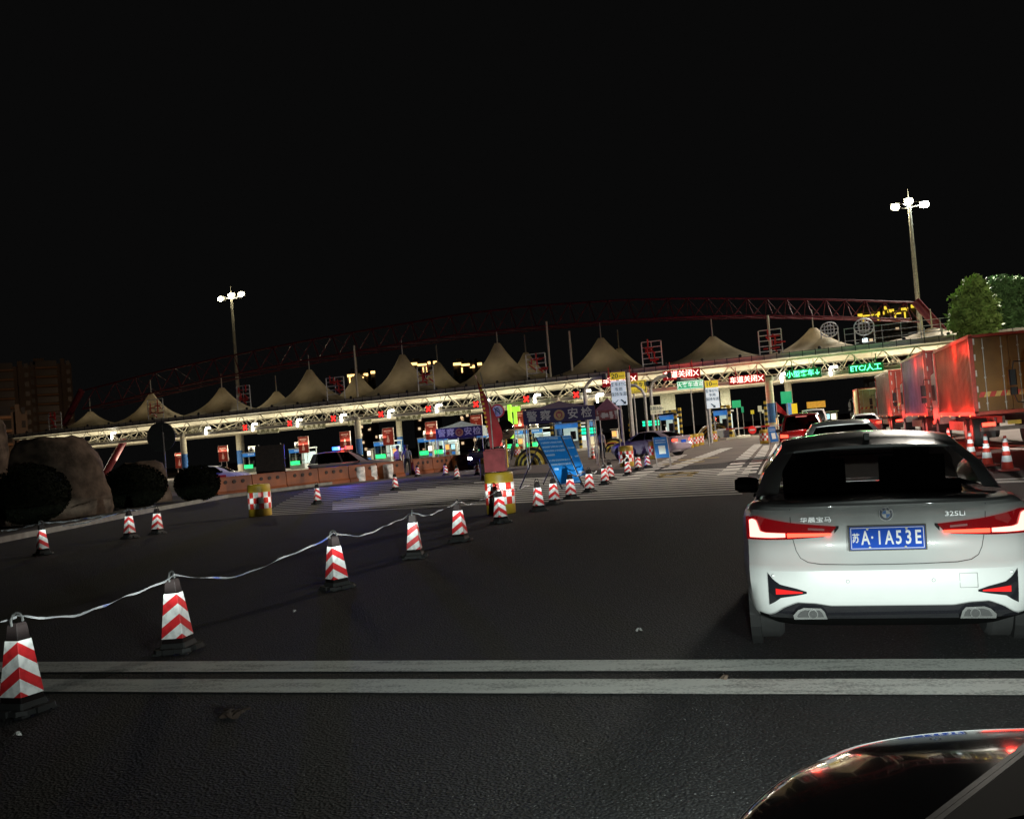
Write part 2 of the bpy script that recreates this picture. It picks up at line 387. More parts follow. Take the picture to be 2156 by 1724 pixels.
# round orange cones
cw = mat('reflective_white', (.8,.8,.82), .4, var=.08); orr = mat('cone_orange', (.55,.045,.028), .5, var=.15)
t = thing('round_traffic_cone', 'x', 'traffic cone')
b = MB(); b.prism(sq(.22,.12), 0, .04); b.build('base', mat('cone_base_orange', (.35,.04,.03), .7), t)
def cr(z): return .135-(.135-.03)*(z-.04)/.74
b = MB(); b.lathe([(cr(.04)+.01,.04),(cr(.06),.06),(cr(.78),.78),(cr(.78)*.6,.79)], 20); b.build('body', orr, t, smooth=40)
for za, zb in ((.20,.34),(.44,.55),(.64,.73)):
    b = MB(); b.lathe([(cr(za)+.004,za),(cr(zb)+.004,zb)], 20); b.build('reflective_band', cw, t, smooth=40)
rl = [(2122,991,'orange round cone nearest the right edge of the photo'), (2080,981,'orange round cone second from the right edge, beside the nearest one'),
      (2046,966,'orange round cone half hidden by the rear pillar of the white car'), (2000,951,'orange round cone whose tip shows just above the white car roof'),
      (1249,966,'orange round cone under the police check tent')]
for i, (x, y, lb) in enumerate(rl):
    g = G(x, y); o = t if i == 0 else copy_tree(t); o.location = (g.x, g.y, .004); o.rotation_euler = (0,0,.2*i); o['label'] = lb; o['group'] = 'round orange cones'
# tape strung between the cones
tapem = mat('barrier_tape_plastic', (.42,.43,.46), .4, var=0); n, l, b_ = nodes(tapem)
tc = n.new('ShaderNodeTexCoord'); no = n.new('ShaderNodeTexNoise'); no.inputs['Scale'].default_value = 2.2; no.inputs['Detail'].default_value = 2; l.new(tc.outputs['Object'], no.inputs['Vector'])
rr = n.new('ShaderNodeValToRGB'); rr.color_ramp.elements[0].position = .36; rr.color_ramp.elements[0].color = (.02,.03,.10,1); rr.color_ramp.elements[1].position = .42; rr.color_ramp.elements[1].color = (.085,.085,.09,1)
l.new(no.outputs['Fac'], rr.inputs[0]); l.new(rr.outputs[0], b_.inputs['Base Color'])
def tape(pts, sag, w_=.009):
    b = MB()
    P = []
    for k in range(len(pts)-1):
        a, c = pts[k], pts[k+1]; n_ = 26
        for i in range(n_+1):
            t_ = i/n_; p = a.lerp(c, t_); p.z -= sag[k]*4*t_*(1-t_)*(1 + .25*math.sin(7*t_)); p.z += .006*math.sin(31*t_+k)
            tw = .9*math.sin(9*t_+k*2)+.5*math.sin(23*t_+k); d = (c-a).normalized(); s_ = d.cross(Vector((0,0,1)))
            v = Vector((0,0,1))*math.cos(tw)*w_ + s_*math.sin(tw)*w_
            wv = w_*.15; nrm = d.cross(v).normalized()*wv
            P.append([p-v, p+nrm, p+v, p-nrm, p-v])
    b.grid(P, 0); return b
topz = lambda o, h=.66: Vector((o.location.x, o.location.y, h))
C_ = CONES
start = topz(C_[0]); pre = start+Vector((-1.4,-.5,-.12))
pts = [pre, start, topz(C_[1]), topz(C_[2]), topz(C_[3]), topz(C_[4]), topz(C_[5]), topz(C_[6])]
tag(tape(pts, [.06,.10,.16,.12,.10,.12,.10]).build('barrier_tape', tapem), 'twisted white and blue barrier tape sagging along the row of square cones', 'tape')
pts = [topz(C_[8]), topz(C_[9]), topz(C_[10]), topz(C_[12])]
tag(tape(pts, [.12,.18,.2], .018).build('barrier_tape', tapem), 'short run of barrier tape between the cones right of the blue boards', 'tape')
pts = [topz(C_[15])+Vector((-.9,-.1,-.1)), topz(C_[15]), topz(C_[15])+Vector((1.3,.5,.05))]
tag(tape(pts, [.03,.03], .016).build('barrier_tape', tapem), 'short loose piece of barrier tape on the leftmost kerb cone', 'tape')
pts = [topz(C_[16])+Vector((-1.6,-.3,-.25)), topz(C_[16],.67), topz(C_[17],.70)]
tag(tape(pts, [.05,.04], .016).build('barrier_tape', tapem), 'short piece of barrier tape over the pair of kerb cones', 'tape')
# ================================================================== anti-collision barrels
barm = mat('barrel_yellow', (.42,.27,.02), .5, scale=4); rsh = mat('sheet_red', (.62,.03,.02), .4, var=.1); wsh = mat('sheet_white', (.78,.78,.76), .4, var=.1)
def make_barrel(checker=True, r_=.32, h=.9):
    t = thing('collision_barrel', 'x', 'barrel')
    b = MB(); b.lathe([(r_*.97,0),(r_,.03),(r_,.2),(r_*.99,.22),(r_*.99,.66),(r_,.68),(r_,.84),(r_*.97,h-.02),(r_*.9,h)], 28); b.build('body', barm, t, smooth=35)
    b = MB(); rr_ = r_*1.0+.006; N = 14
    for j in range(3):
        for i in range(N):
            a0, a1 = 2*PI*i/N+.11, 2*PI*(i+1)/N+.11; z0, z1 = .21+.155*j, .21+.155*(j+1)
            am = (a0+a1)/2
            P = [[(rr_*math.cos(a), rr_*math.sin(a), z) for a in (a0, am, a1)] for z in (z0, z1)]
            b.grid(P, (i+j) % 2 if checker else 1)
    b.build('checker_sheet', [rsh, wsh], t)
    b = MB(); b.lathe([(.05,h),(.05,h+.015)], 12); b.build('cap', dark, t)
    return t
bar0 = make_barrel(); bl = [(549,1086,'yellow barrel with red and white checks standing alone left of the middle'),
   (1056,1081,'yellow barrel with red and white checks carrying the red flag and box'),
   (1320,982,'yellow checkered barrel in front of the purple car'), (1380,966,'yellow checkered barrel behind the blue stand sign'),
   (1438,946,'checkered barrel at the near end of the island row'), (1451,943,'second checkered barrel of the island row'), (1463,940,'third checkered barrel of the island row'),
   (1474,937,'fourth checkered barrel of the island row, before the striped island nose'), (1503,930,'checkered barrel in front of the striped round island nose'),
   (1611,934,'checkered barrel to the left of the small white and blue stand sign')]
for i, (x, y, lb) in enumerate(bl):
    g = G(x, y); o = bar0 if i == 0 else copy_tree(bar0); o.location = (g.x, g.y, .005); o.rotation_euler = (0,0,R(30+17*i)); o['label'] = lb; o['group'] = 'checkered collision barrels'
pl = make_barrel(False); g = G(1029,1010); pl.location = (g.x, g.y, .005); pl['label'] = 'yellow barrel with a plain dirty white band half hidden behind the flag barrel'
BF = G(1056,1081)
# red box and feather flag on the barrel
b = MB(); b.box((0,0,.25), (.46,.40,.46), 0, .15); b.box((0,0,.5), (.40,.34,.03), 0, .15); b.box((.1,-.21,.3),(.2,.02,.12),0,.15)
o = b.build('red_box', mat('faded_red_cloth', (.26,.045,.05), .8, bump=.3), None, (BF.x-.04, BF.y, .905)); tag(o, 'faded red box sitting on the checkered flag barrel', 'box')
t = thing('feather_flag', 'tall narrow red feather flag rising from the checkered barrel', 'flag', (BF.x-.08, BF.y+.02, 1.42))
b = MB(); b.tube([(0,0,0),(0,0,.9),(-.16,0,1.7)], .012, 6); b.build('pole', steel, t)
P = []
for i in range(25):
    f = i/24; z = .02+1.62*f; wd = .30*min(1, (1-f)*1.25+.02)*(1 if f > .12 else .75+.25*f/.12); xx = -.22*f**1.3 - .05
    P.append([(xx + wd*s_, .03*math.sin(8*f+3*s_)+.05*s_*math.sin(5*f), z+.05*s_*(1-f)) for s_ in (-.05,.2,.45,.7,1)])
b = MB(); b.grid(P, 0); b.grid([[ (p[0], p[1]+.006, p[2]) for p in r_] for r_ in P], 0, True); b.build('flag_cloth', mat('flag_red', (.34,.012,.018), .7, var=.2), t, smooth=60)
b = MB()
for i in range(10):
    z = .5+.1*i; b.box((-.15-.12*(z/1.6)+.10, -.055, z), (.05,.004,.045), 0, 0, 0, .3)
b.build('printed_characters', mat('flag_yellow', (.75,.45,.05), .7), t)
# ================================================================== cars
def lerp(a, b, t): return a+(b-a)*t
def interp(tab, x):
    if x <= tab[0][0]: return tab[0][1:]
    for p, q_ in zip(tab[:-1], tab[1:]):
        if x <= q_[0]:
            t = (x-p[0])/(q_[0]-p[0]); return tuple(lerp(u, v, t) for u, v in zip(p[1:], q_[1:]))
    return tab[-1][1:]
# z, rear offset, width factor, front offset
LV_SEDAN = [(.22,.45,.84,.16),(.335,.07,.945,.08),(.37,.035,.968,.04),(.46,.012,.985,.01),(.56,0,.997,0),(.64,.004,1,.0),(.675,.03,1,.02),(.70,.062,1,.03),(.76,.085,1.0,.05),(.82,.084,1.0,.08),(.88,.076,.998,.12),(.94,.058,.99,.18),(.985,.035,.975,.26),(1.02,.018,.95,.32),(1.042,.018,.915,.36),(1.055,.04,.87,.40)]
def car_shape(L, Wd, lv, ztop, nexp=4.2, cr_=.55, cf=.9):
    W2 = Wd/2; z0t = ztop(0)
    def zz(z, y): return z if z < .66 else .66+(z-.66)*(ztop(y)-.66)/(z0t-.66)
    def outline(k):
        z, r, wf, f = lv[k]; w_ = W2*wf; P = []
        for i in range(15):
            x = w_*math.sin(PI/2*i/14)**(2/nexp*1.0) if i else 0
            x = w_*(i/14)**.75 if i < 14 else w_
            P.append((x, r+cr_*(1-max(0,1-(x/w_)**nexp)**(1/nexp))))
        ys = [r+cr_+(L-f-cf-r-cr_)*i/12 for i in range(1, 12)]
        for y in ys: P.append((w_*(1-.0*(y/L)), y))
        for i in range(14, -1, -1):
            x = w_*(i/14)**.75; P.append((x, L-f-cf*(1-max(0,1-(x/w_)**3)**(1/3))))
        return [(x, y, zz(z, y)) for x, y in P]
    rings = [outline(k) for k in range(len(lv))]
    def rear_y(x, z):
        r, wf, f = interp(lv, z); w_ = W2*wf; t = min(.999, abs(x)/w_)
        return r+cr_*(1-(1-t**nexp)**(1/nexp))
    def front_y(x, z):
        r, wf, f = interp(lv, z); w_ = W2*wf; t = min(.999, abs(x)/w_); return L-f-cf*(1-(1-t**3)**(1/3))
    return rings, rear_y, front_y
GH_SEDAN = ([(0,.47,1.068),(.30,.475,1.068),(.645,.52,1.062),(.725,.58,1.052),(.815,.86,1.02),(.845,1.28,.995),(.855,1.75,.985),(.858,2.25,.98),(.84,2.95,.975),(.78,3.18,.975),(.66,3.38,.975),(.35,3.52,.975),(0,3.56,.975)],
            [(0,1.10,1.335),(.30,1.11,1.332),(.535,1.14,1.318),(.60,1.20,1.308),(.62,1.40,1.338),(.615,1.60,1.37),(.625,1.85,1.38),(.625,2.15,1.385),(.60,2.45,1.365),(.565,2.56,1.355),(.50,2.62,1.36),(.28,2.68,1.375),(0,2.70,1.38)])
GH_SUV = ([(0,.10,1.05),(.40,.11,1.05),(.68,.15,1.05),(.76,.22,1.05),(.80,.45,1.05),(.83,1.0,1.04),(.85,1.75,1.03),(.85,2.25,1.03),(.83,2.95,1.03),(.78,3.15,1.03),(.66,3.38,1.03),(.35,3.50,1.04),(0,3.54,1.04)],
          [(0,.38,1.58),(.34,.39,1.575),(.54,.42,1.56),(.60,.48,1.55),(.64,.62,1.57),(.66,1.05,1.60),(.665,1.55,1.61),(.66,2.0,1.60),(.64,2.35,1.575),(.60,2.46,1.56),(.52,2.52,1.56),(.28,2.58,1.58),(0,2.60,1.585)])
def make_car(name, label, loc, rz, paint, L=4.75, Wd=1.83, gh=GH_SEDAN, ztab=None, zs=1.0, lights=True, glass=None, tail=None, head=None, crown=.045, detail=True, rim=None, wz=0):
    t = thing(name, label, 'car', loc, rz)
    ztab = ztab or [(0,1.055),(.5,1.07),(1.1,1.0),(3.2,.985),(3.7,.95),(4.3,.86),(4.75,.72),(5,.7)]
    k0 = interp(ztab, 0)[0]
    lv = LV_SEDAN if abs(k0-1.055) < .001 else [((z if z < .66 else .66+(z-.66)*(k0-.66)/(1.055-.66)), r, w_, f) for z, r, w_, f in LV_SEDAN]
    rings, ry, fy = car_shape(L, Wd, lv, lambda y: interp(ztab, y)[0])
    b = MB(); n = len(rings[0])
    for s_ in (-1, 1):
        b.grid([[(s_*p[0], p[1], p[2]) for p in r_] for r_ in rings], 0, s_ < 0)
        top = rings[-1]; b.grid([[(s_*p[0]*f, p[1], p[2]+crown*.35*(1-f*f)) for p in top] for f in (1, .8, .5, .0)], 0, s_ < 0)
    b.add([(s_*p[0], p[1], p[2]) for s_ in (1,) for p in rings[0]]+[(-p[0], p[1], p[2]) for p in rings[0][::-1]], [tuple(range(2*n))], 1)
    B, T = gh
    Mid = [((p[0]+q_[0])/2+.03*(1 if p[0] > .1 else 0)*min(1,p[0]), (p[1]+q_[1])/2+(-.02 if i < 3 else .02 if i > 9 else 0), (p[2]+q_[2])/2+.02) for i, (p, q_) in enumerate(zip(B, T))]
    def seg(i, j):
        return [[r_[k] for k in range(i, j+1)] for r_ in (B, Mid, T)]
    for s_ in (-1, 1):
        mir = lambda P: [[(s_*p[0], p[1], p[2]*zs) for p in r_] for r_ in P]
        b.grid(mir(seg(2, 4)), 0, s_ < 0); b.grid(mir(seg(8, 10)), 0, s_ < 0)
        bb = seg(6, 7); c0 = [[(lerp(r_[0][0], r_[1][0], f)+.004, lerp(r_[0][1], r_[1][1], f), lerp(r_[0][2], r_[1][2], f)) for f in (.4, .62)] for r_ in bb]
        b.grid(mir(c0), 2, s_ < 0)
        roof = []
        for f in (1, .97, .75, .45, 0): roof.append([(s_*T[i][0]*f, lerp(1.75, T[i][1], .0+1*(1 if f > .9 else f**.0)), (T[i][2]+(.012 if f < 1 else 0)+crown*(1-f*f)*min(1, 1.6*math.sin(PI*max(0.02, min(.98, (T[i][1]-T[0][1]+.08)/(T[-1][1]-T[0][1]+.16))))))*zs) for i in range(len(T))])
        b.grid(roof, 0, s_ < 0)
    body = b.build('body', [paint, blk, dark], t, smooth=32)
    gl = glass or gls
    for nm, segs in (('rear_window', [(0,2)]), ('windscreen', [(10,12)])):
        g_ = MB()
        for s_ in (-1, 1):
            for i, j in segs: g_.grid([[(s_*p[0], p[1], p[2]*zs) for p in r_] for r_ in seg(i, j)], 0, s_ < 0)
        g_.build(nm, gl, t, smooth=40)
    for s_ in (-1, 1):
        g_ = MB(); g_.grid([[(s_*p[0], p[1], p[2]*zs) for p in r_] for r_ in seg(4, 8)], 0, s_ < 0); g_.build('side_window', gl, t, smooth=40)
    # interior
    it = MB(); zf = .9*zs
    it.box((0, 1.75, .75), (1.35, 2.6, .12)); it.box((0, 1.18, .95), (1.2, .2, .30), 0, 0, -.3)
    for s_ in (-1, 1):
        it.box((s_*.36, 1.10, 1.17), (.25,.09,.14), 0, 0, -.2); it.bbox((s_*.38, 2.15, .98), (.5,.14,.55), .05); it.bbox((s_*.38, 2.12, 1.27), (.27,.1,.17), .04)
    it.box((0, 3.0, .88), (1.4,.45,.15)); it.box((0,.8,1.0),(1.1,.5,.03))
    it.build('seats', mat('dark_upholstery', (.012,.012,.013), .8), t)
    # mirrors
    for s_ in (-1, 1):
        mm = MB(); c = (s_*(Wd/2+.055), 2.95, 1.02*zs)
        P = []
        for fx, k_ in ((-.115,.55),(-.08,.85),(0,1),(.07,.95),(.11,.62)):
            P.append([(c[0]+s_*fx, c[1]+math.cos(a)*.07*k_, c[2]+math.sin(a)*.075*k_) for a in [2*PI*i/10 for i in range(11)]])
        mm.grid(P, 0); 
        for row in (P[0], P[-1]): mm.add(row[:-1], [tuple(range(10))])
        mm.box((s_*(Wd/2-.03), 2.95, .96*zs), (.12,.05,.03)); mm.build('door_mirror', dark, t, smooth=50)
    # wheels
    for x in (-1, 1):
        for y in (.98+.07, L-.92):
            wh = MB(); xo = x*(Wd/2-.012); xi = x*(Wd/2-.235)
            r_ = .335; prof = [(r_-.03, 0), (r_, .03), (r_, .19), (r_-.03, .225)]
            P = [[(xi+(xo-xi)*z/.225, y+rad*math.cos(a), r_+wz+rad*math.sin(a)) for a in [2*PI*i/28 for i in range(29)]] for rad, z in prof]
            wh.grid(P, 0, x < 0); 
            for row in (P[0], P[-1]): wh.add(row[:-1], [tuple(range(28))], 0)
            wo = wh.build('wheel', tyre, t, smooth=40)
            rm = MB(); rm.cyl((xo-x*.01, y, r_+wz), (xo+x*.006, y, r_+wz), .225, .22, 20, 0)
            for k in range(5):
                a = 2*PI*k/5; rm.box((xo+x*.008, y+.11*math.cos(a), r_+.11*math.sin(a)), (.012,.2,.045), 1, 0, a)
            rm.build('rim', [dark, rim or steel], wo, smooth=30)
            ar = MB(); ar.cyl((x*(Wd/2-.08), y, r_+.01), (x*(Wd/2*.985+.004), y, r_+.01), .375, .375, 24); ar.build('wheel_arch', blk, t)
    return t, ry, fy
def patch(b, lo, hi, ry, off, sgn=1, m=0, n=14, rows=4, depth=.04, rear=1):
    xs = [lo[0][0]+(lo[-1][0]-lo[0][0])*i/n for i in range(n+1)]
    def sh(x, z, o): return (sgn*x, ry(x, z)-o*rear, z)
    G_ = []
    for j in range(rows+1):
        G_.append([sh(x, lerp(interp(lo, x)[0], interp(hi, x)[0], j/rows), off) for x in xs])
    b.grid(G_, m, (sgn < 0) ^ (rear < 0))
    edge = G_[0]+[r_[-1] for r_ in G_[1:]]+G_[-1][::-1][1:]+[r_[0] for r_ in G_[::-1][1:]]
    b.grid([edge, [(p[0], p[1]+depth*rear, p[2]) for p in edge]], m, (sgn > 0) ^ (rear < 0))
    return b
def patch_part(nm, mt, par, lo, hi, ry, off, sides=(-1,1), **k):
    out = []
    for s_ in sides:
        b = MB(); patch(b, lo, hi, ry, off, s_, **k); out.append(b.build(nm, mt, par, smooth=40))
    return out
tl_red = mat('tail_lens', (.06,.001,.002), .08, coat=.8, var=0, em=(1,.01,.02), es=.13)
tl_em = mat('tail_lit', (.25,.01,.01), .4, var=0, em=(1,.04,.02), es=6.5)
tl_hot = mat('tail_lit_bright', (.3,.05,.05), .4, var=0, em=(1,.24,.20), es=4.2)
hl_em = mat('headlight_lit', (.9,.9,.9), .4, var=0, em=(.9,.95,1), es=40)
# ---------------------------------------------------------------- the white car in front
carw = mat('white_car_paint', (.60,.61,.60), .32, var=.02, coat=.85)
CX, CY = .485, 6.83
GH_W = ([(x, y, z+.035) for x, y, z in GH_SEDAN[0]], [(x, y, z+.03) for x, y, z in GH_SEDAN[1]])
car, ry, fy = make_car('white_sedan', 'large white sedan stopped right ahead with blue number plate and glowing tail lights', (CX, CY, -.03), 0, carw, L=4.83, Wd=1.80, crown=.05, gh=GH_W, wz=.03, glass=glass_mat('rear_glass', .62))
car.rotation_euler = (0, R(1.5), 0)
lo = [(.30,.905),(.315,.87),(.37,.847),(.60,.832),(.86,.828)]; hi = [(.30,.912),(.56,.938),(.70,.965),(.78,.985),(.86,.975)]
lens = patch_part('tail_light', tl_red, car, lo, hi, ry, .012)
for o, s_ in zip(lens, (-1, 1)):
    b = MB(); patch(b, [(.335,.853),(.60,.846)], [(.335,.870),(.60,.872)], ry, .018, s_, n=8, rows=1); b.build('light_bar', tl_em, o)
    b = MB(); patch(b, [(.612,.848),(.70,.845),(.838,.845)], [(.612,.873),(.735,.877),(.770,.886),(.790,.955),(.815,.967),(.838,.957)], ry, .020, s_, n=34, rows=3); b.build('light_bar', tl_hot, o)
    b = MB(); patch(b, [(.37,.886),(.47,.893)], [(.37,.900),(.47,.907)], ry, .016, s_, n=3, rows=1); b.build('reverse_lamp', mat('clear_lens',(.45,.2,.2),.2,var=0), o)
    b = MB(); patch(b, [(.283,.900),(.31,.868)], [(.283,.915),(.31,.912)], ry, .010, s_, n=3, rows=1); b.build('light_tip', blk, o)
# seams as thin dark strips
b = MB()
seam = [(-.575,1.03),(-.575,.93),(-.565,.83),(-.55,.76),(-.525,.715),(-.48,.69),(-.40,.679),(-.2,.674),(0,.673),(.2,.674),(.40,.679),(.48,.69),(.525,.715),(.55,.76),(.565,.83),(.575,.93),(.575,1.03)]
L_, R_ = [], []
for i, (x, z) in enumerate(seam):
    a = seam[max(0,i-1)]; c = seam[min(len(seam)-1,i+1)]; dx, dz = c[0]-a[0], c[1]-a[1]; k = math.hypot(dx, dz); nx, nz = -dz/k*.0022, dx/k*.0022
    L_.append((x+nx, ry(abs(x+nx), z+nz)-.003, z+nz)); R_.append((x-nx, ry(abs(x-nx), z-nz)-.003, z-nz))
b.grid([L_, R_]); b.build('boot_lid_seam', mat('seam_grey',(.06,.06,.06),.6), car)
# plate
pt = ry(0,.83)-.03
b = MB(); b.box((0, pt, .835), (.462,.02,.158)); pf = b.build('plate_frame', dark, car)
blue = mat('plate_blue', (.004,.085,.60), .55, var=.05, spec=.15); plw = mat('plate_white', (.85,.85,.85), .3, var=0)
b = MB(); b.box((0, pt-.012, .835), (.44,.006,.14), 0)
for s_ in (-1,1): b.box((s_*.213, pt-.0165, .835), (.003,.002,.13), 1); b.box((0, pt-.0165, .835+s_*.0635), (.426,.002,.003), 1)
for s_ in (-1,1): b.cyl((s_*.115, pt-.016,.835+.056),(s_*.115, pt-.024,.835+.056),.008,.007,10,2); b.cyl((s_*.105, pt-.016,.835-.057),(s_*.105, pt-.024,.835-.057),.008,.007,10,2)
pp = b.build('number_plate', [blue, plw, steel], pf)
yy = pt-.0175
for ch, x, sz, sx in (('苏',-.185,.062,.75),('A',-.128,.118,.62),('·',-.088,.1,.8),('1',-.045,.118,.6),('A',.012,.118,.62),('5',.068,.118,.68),('3',.125,.118,.68),('E',.180,.118,.66)):
    text('plate_character', ch, sz, plw, pp, (x, yy, .833 if ch != '·' else .835), ext=.001, bold=.02, sx=sx)
# badge roundel
by = ry(0,1.0)-.012
b = MB(); b.cyl((0,by+.02,.985),(0,by-.004,.985),.041,.041,32,0); b.cyl((0,by-.004,.985),(0,by-.006,.985),.040,.040,32,1); b.cyl((0,by-.006,.985),(0,by-.0075,.985),.025,.025,32,2)
for qd in (0, 2):
    P = [(0, by-.009, .985)]+[(.0235*math.cos(a), by-.009, .985+.0235*math.sin(a)) for a in [PI/2*(qd+1)+PI/2*i/8 for i in range(9)]]
    b.add(P, [tuple(range(len(P)-1,-1,-1))], 3)
bd = b.build('boot_badge', [chrome, mat('badge_dark',(.01,.02,.06),.2,var=0), plw, mat('badge_blue',(.02,.2,.65),.2,var=0)], car)
for ch, a in (('B',135),('M',90),('W',45)): text('badge_letter', ch, .013, plw, bd, (.0325*math.cos(R(a)), by-.0075, .985+.0325*math.sin(R(a))), ext=.0006, bold=.02)
text('boot_lettering', '华晨宝马', .036, mat('badge_chrome',(.34,.34,.34),.3,.7), car, (-.42, ry(.42,.965)-.008, .957), ext=.004, bold=.01, sx=1.35)
text('boot_lettering', '325Li', .040, mat('badge_chrome',(.34,.34,.34),.3,.7), car, (.40, ry(.40,.975)-.008, .972), ext=.004, bold=.012, sx=1.35)
# bumper fins, reflectors, sensors, diffuser, exhausts
for s_ in (-1, 1):
    b = MB()
    patch(b, [(.50,.500),(.56,.487),(.66,.470),(.70,.440),(.735,.42)], [(.50,.512),(.56,.532),(.66,.556),(.70,.585),(.735,.63)], ry, .010, s_, n=16)
    fo = b.build('bumper_fin', mat('gloss_black', (.012,.012,.015), .12, var=0, coat=.5), car, smooth=40)
    b = MB(); patch(b, [(.525,.503),(.69,.492)], [(.525,.510),(.69,.530)], ry, .016, s_, n=8, rows=1); b.build('reflector', mat('reflector_red', (.7,.015,.015), .25, var=0, em=(1,.02,.02), es=.25), fo)
    b = MB(); P = [(.385,.345),(.40,.39),(.42,.412),(.525,.416),(.56,.402),(.59,.37),(.585,.345)]
    y0 = ry(.5,.40)-.06
    b.extr([(s_*x, z) for x, z in (P if s_ > 0 else P[::-1])][::-1], y0, y0+.2, 0); 
    inn = [(.405,.357),(.415,.385),(.43,.40),(.52,.403),(.547,.392),(.567,.367),(.562,.357)]
    b.extr([(s_*x, z) for x, z in (inn if s_ > 0 else inn[::-1])][::-1], y0-.002, y0+.02, 1)
    b.cyl((s_*.47,y0-.012,.378),(s_*.47,y0+.1,.378),.030,.030,20,0); b.cyl((s_*.47,y0-.014,.378),(s_*.47,y0+.1,.378),.024,.024,20,1)
    b.build('exhaust', [mat('exhaust_metal',(.09,.09,.088),.25,.9), mat('exhaust_inner',(.006,.006,.006),.5,.3)], car, smooth=30)
b = MB()
for s_ in (-1, 1):
    patch(b, [(0,.338),(.40,.338),(.74,.338)], [(0,.424),(.36,.424),(.45,.44),(.56,.445),(.64,.41),(.70,.368),(.74,.350)], ry, .03, s_, n=40)
b.build('diffuser', mat('gloss_black', (.012,.012,.015), .12), car, smooth=40)
b = MB()
for s_ in (-1, 1): patch(b, [(0,.222),(.40,.222),(.80,.222)], [(0,.342),(.40,.342),(.72,.342),(.80,.36)], ry, .022, s_, n=30, depth=.1)
b.build('underbody_tray', mat('underbody', (.004,.004,.004), .9, spec=.05), car)
for x, z in ((-.70,.61),(-.25,.575),(.25,.575),(.70,.61)):
    b = MB(); y = ry(abs(x), z); b.cyl((x,y+.01,z),(x,y-.0015,z),.011,.011,14,0); b.cyl((x,y-.0015,z),(x,y-.003,z),.0085,.0085,14,1)
    b.build('parking_sensor', [mat('seam_grey',(.06,.06,.06),.6), carw], car)
b = MB()
for (x0,x1,z0,z1) in ((.40,.50,.525,.528),(.40,.50,.612,.615),(.398,.401,.527,.613),(.499,.502,.527,.613)): b.box(((x0+x1)/2, ry(.45,.57)-.001, (z0+z1)/2), (x1-x0,.004,z1-z0))
b.build('tow_cover', mat('seam_light',(.25,.25,.25),.6), car)
# shark fin aerial, brake lamp, red warm light inside
b = MB(); b.extr([(0,1.41),(.02,1.462),(.05,1.468),(.16,1.435),(.2,1.41)], -.018, .018); 
fin = b.build('roof_aerial', carw, car, (0,1.32,.0), R(90), smooth=30)
b = MB(); b.box((0,1.155,1.318),(.5,.03,.012)); b.build('high_brake_lamp', blk, car)
# ---------------------------------------------------------------- other cars
pr = mat('car_red_paint', (.22,.01,.012), .25, coat=.6, var=.05); pg = mat('car_grey_paint', (.03,.03,.032), .2, coat=.7, var=.05)
ps = mat('car_silver_paint', (.55,.56,.58), .3, coat=.5, var=.05); pp_ = mat('car_purple_paint', (.30,.26,.33), .3, coat=.5, var=.08)
pk = mat('car_black_paint', (.03,.028,.03), .25, coat=.6, var=.05); plv = mat('police_paint', (.16,.155,.18), .35, coat=.4, var=.05)
SUVZ = [(0,1.06),(1,1.05),(3.2,1.05),(3.7,1.03),(4.3,.95),(4.7,.80),(5,.78)]
def simple_lights(t, ry, fy, tail=True, head=False, hot=False):
    patch_part('tail_light', tl_em if tail else tl_red, t, [(.55,.80),(.84,.80)], [(.55,.90),(.84,.93)], ry, .012, n=6, rows=2)
    patch_part('headlight', hl_em if head else mat('head_lens',(.3,.3,.32),.1,var=0), t, [(.45,.60),(.80,.62)], [(.45,.70),(.80,.76)], fy, .012, n=6, rows=2, rear=-1)
def wpos(x, y, d): p = W(x, y, d); return (p.x, p.y, 0)
def gdepth(px, d, z=0):
    # ground point at picture column px and depth d
    lo_, hi_ = 0, 3000
    for _ in range(40):
        mid = (lo_+hi_)/2
        if W(px, mid, d).z > z: lo_ = mid
        else: hi_ = mid
    return W(px, lo_, d)
g = gdepth(1795, 14.2)
t, a, c = make_car('dark_sedan', 'grey sedan whose roof shows just above the roof of the white car', (1.03, 22.6, 0), 0, mat('car_mid_grey',(.10,.10,.105),.28,coat=.6,var=.05), L=4.7, Wd=1.84, zs=1.0); simple_lights(t, a, c)
b = MB(); 
t, a, c = make_car('red_suv', 'dark red sport utility car with lit rear lamps left of the queue ahead', (.35, 42.0, 0), R(-1), pr, L=4.6, Wd=1.86, gh=GH_SUV, ztab=SUVZ, zs=1.03); simple_lights(t, a, c)
b = MB(); b.box((0,.40,1.575), (.42,.05,.03)); b.build('high_brake_lamp', tl_hot, t)
t, a, c = make_car('silver_van', 'light coloured van with red lit rear window ahead of the red sport utility car', (1.3, 66, 0), 0, ps, L=4.9, Wd=1.9, gh=GH_SUV, ztab=SUVZ, zs=1.18); simple_lights(t, a, c)
t, a, c = make_car('silver_hatchback', 'pale car with bright tail lights at the head of the queue beside the trucks', (4.3, 66, 0), 0, ps, L=4.5, Wd=1.82, zs=1.0); simple_lights(t, a, c)
# purple sedan stopped in the check lane, seen from its right rear
p = gdepth(q('D',1010,1250)[0], 57); 
t, a, c = make_car('purple_sedan', 'purple grey sedan stopped at the police check tent, seen from the side', (p.x+.9, p.y-1.1, 0), R(62), pp_, L=4.6, Wd=1.82); simple_lights(t, a, c, True)
b = MB(); b.box((0, a(0,.8)-.02, .78), (.44,.012,.14)); b.build('number_plate', blue, t)
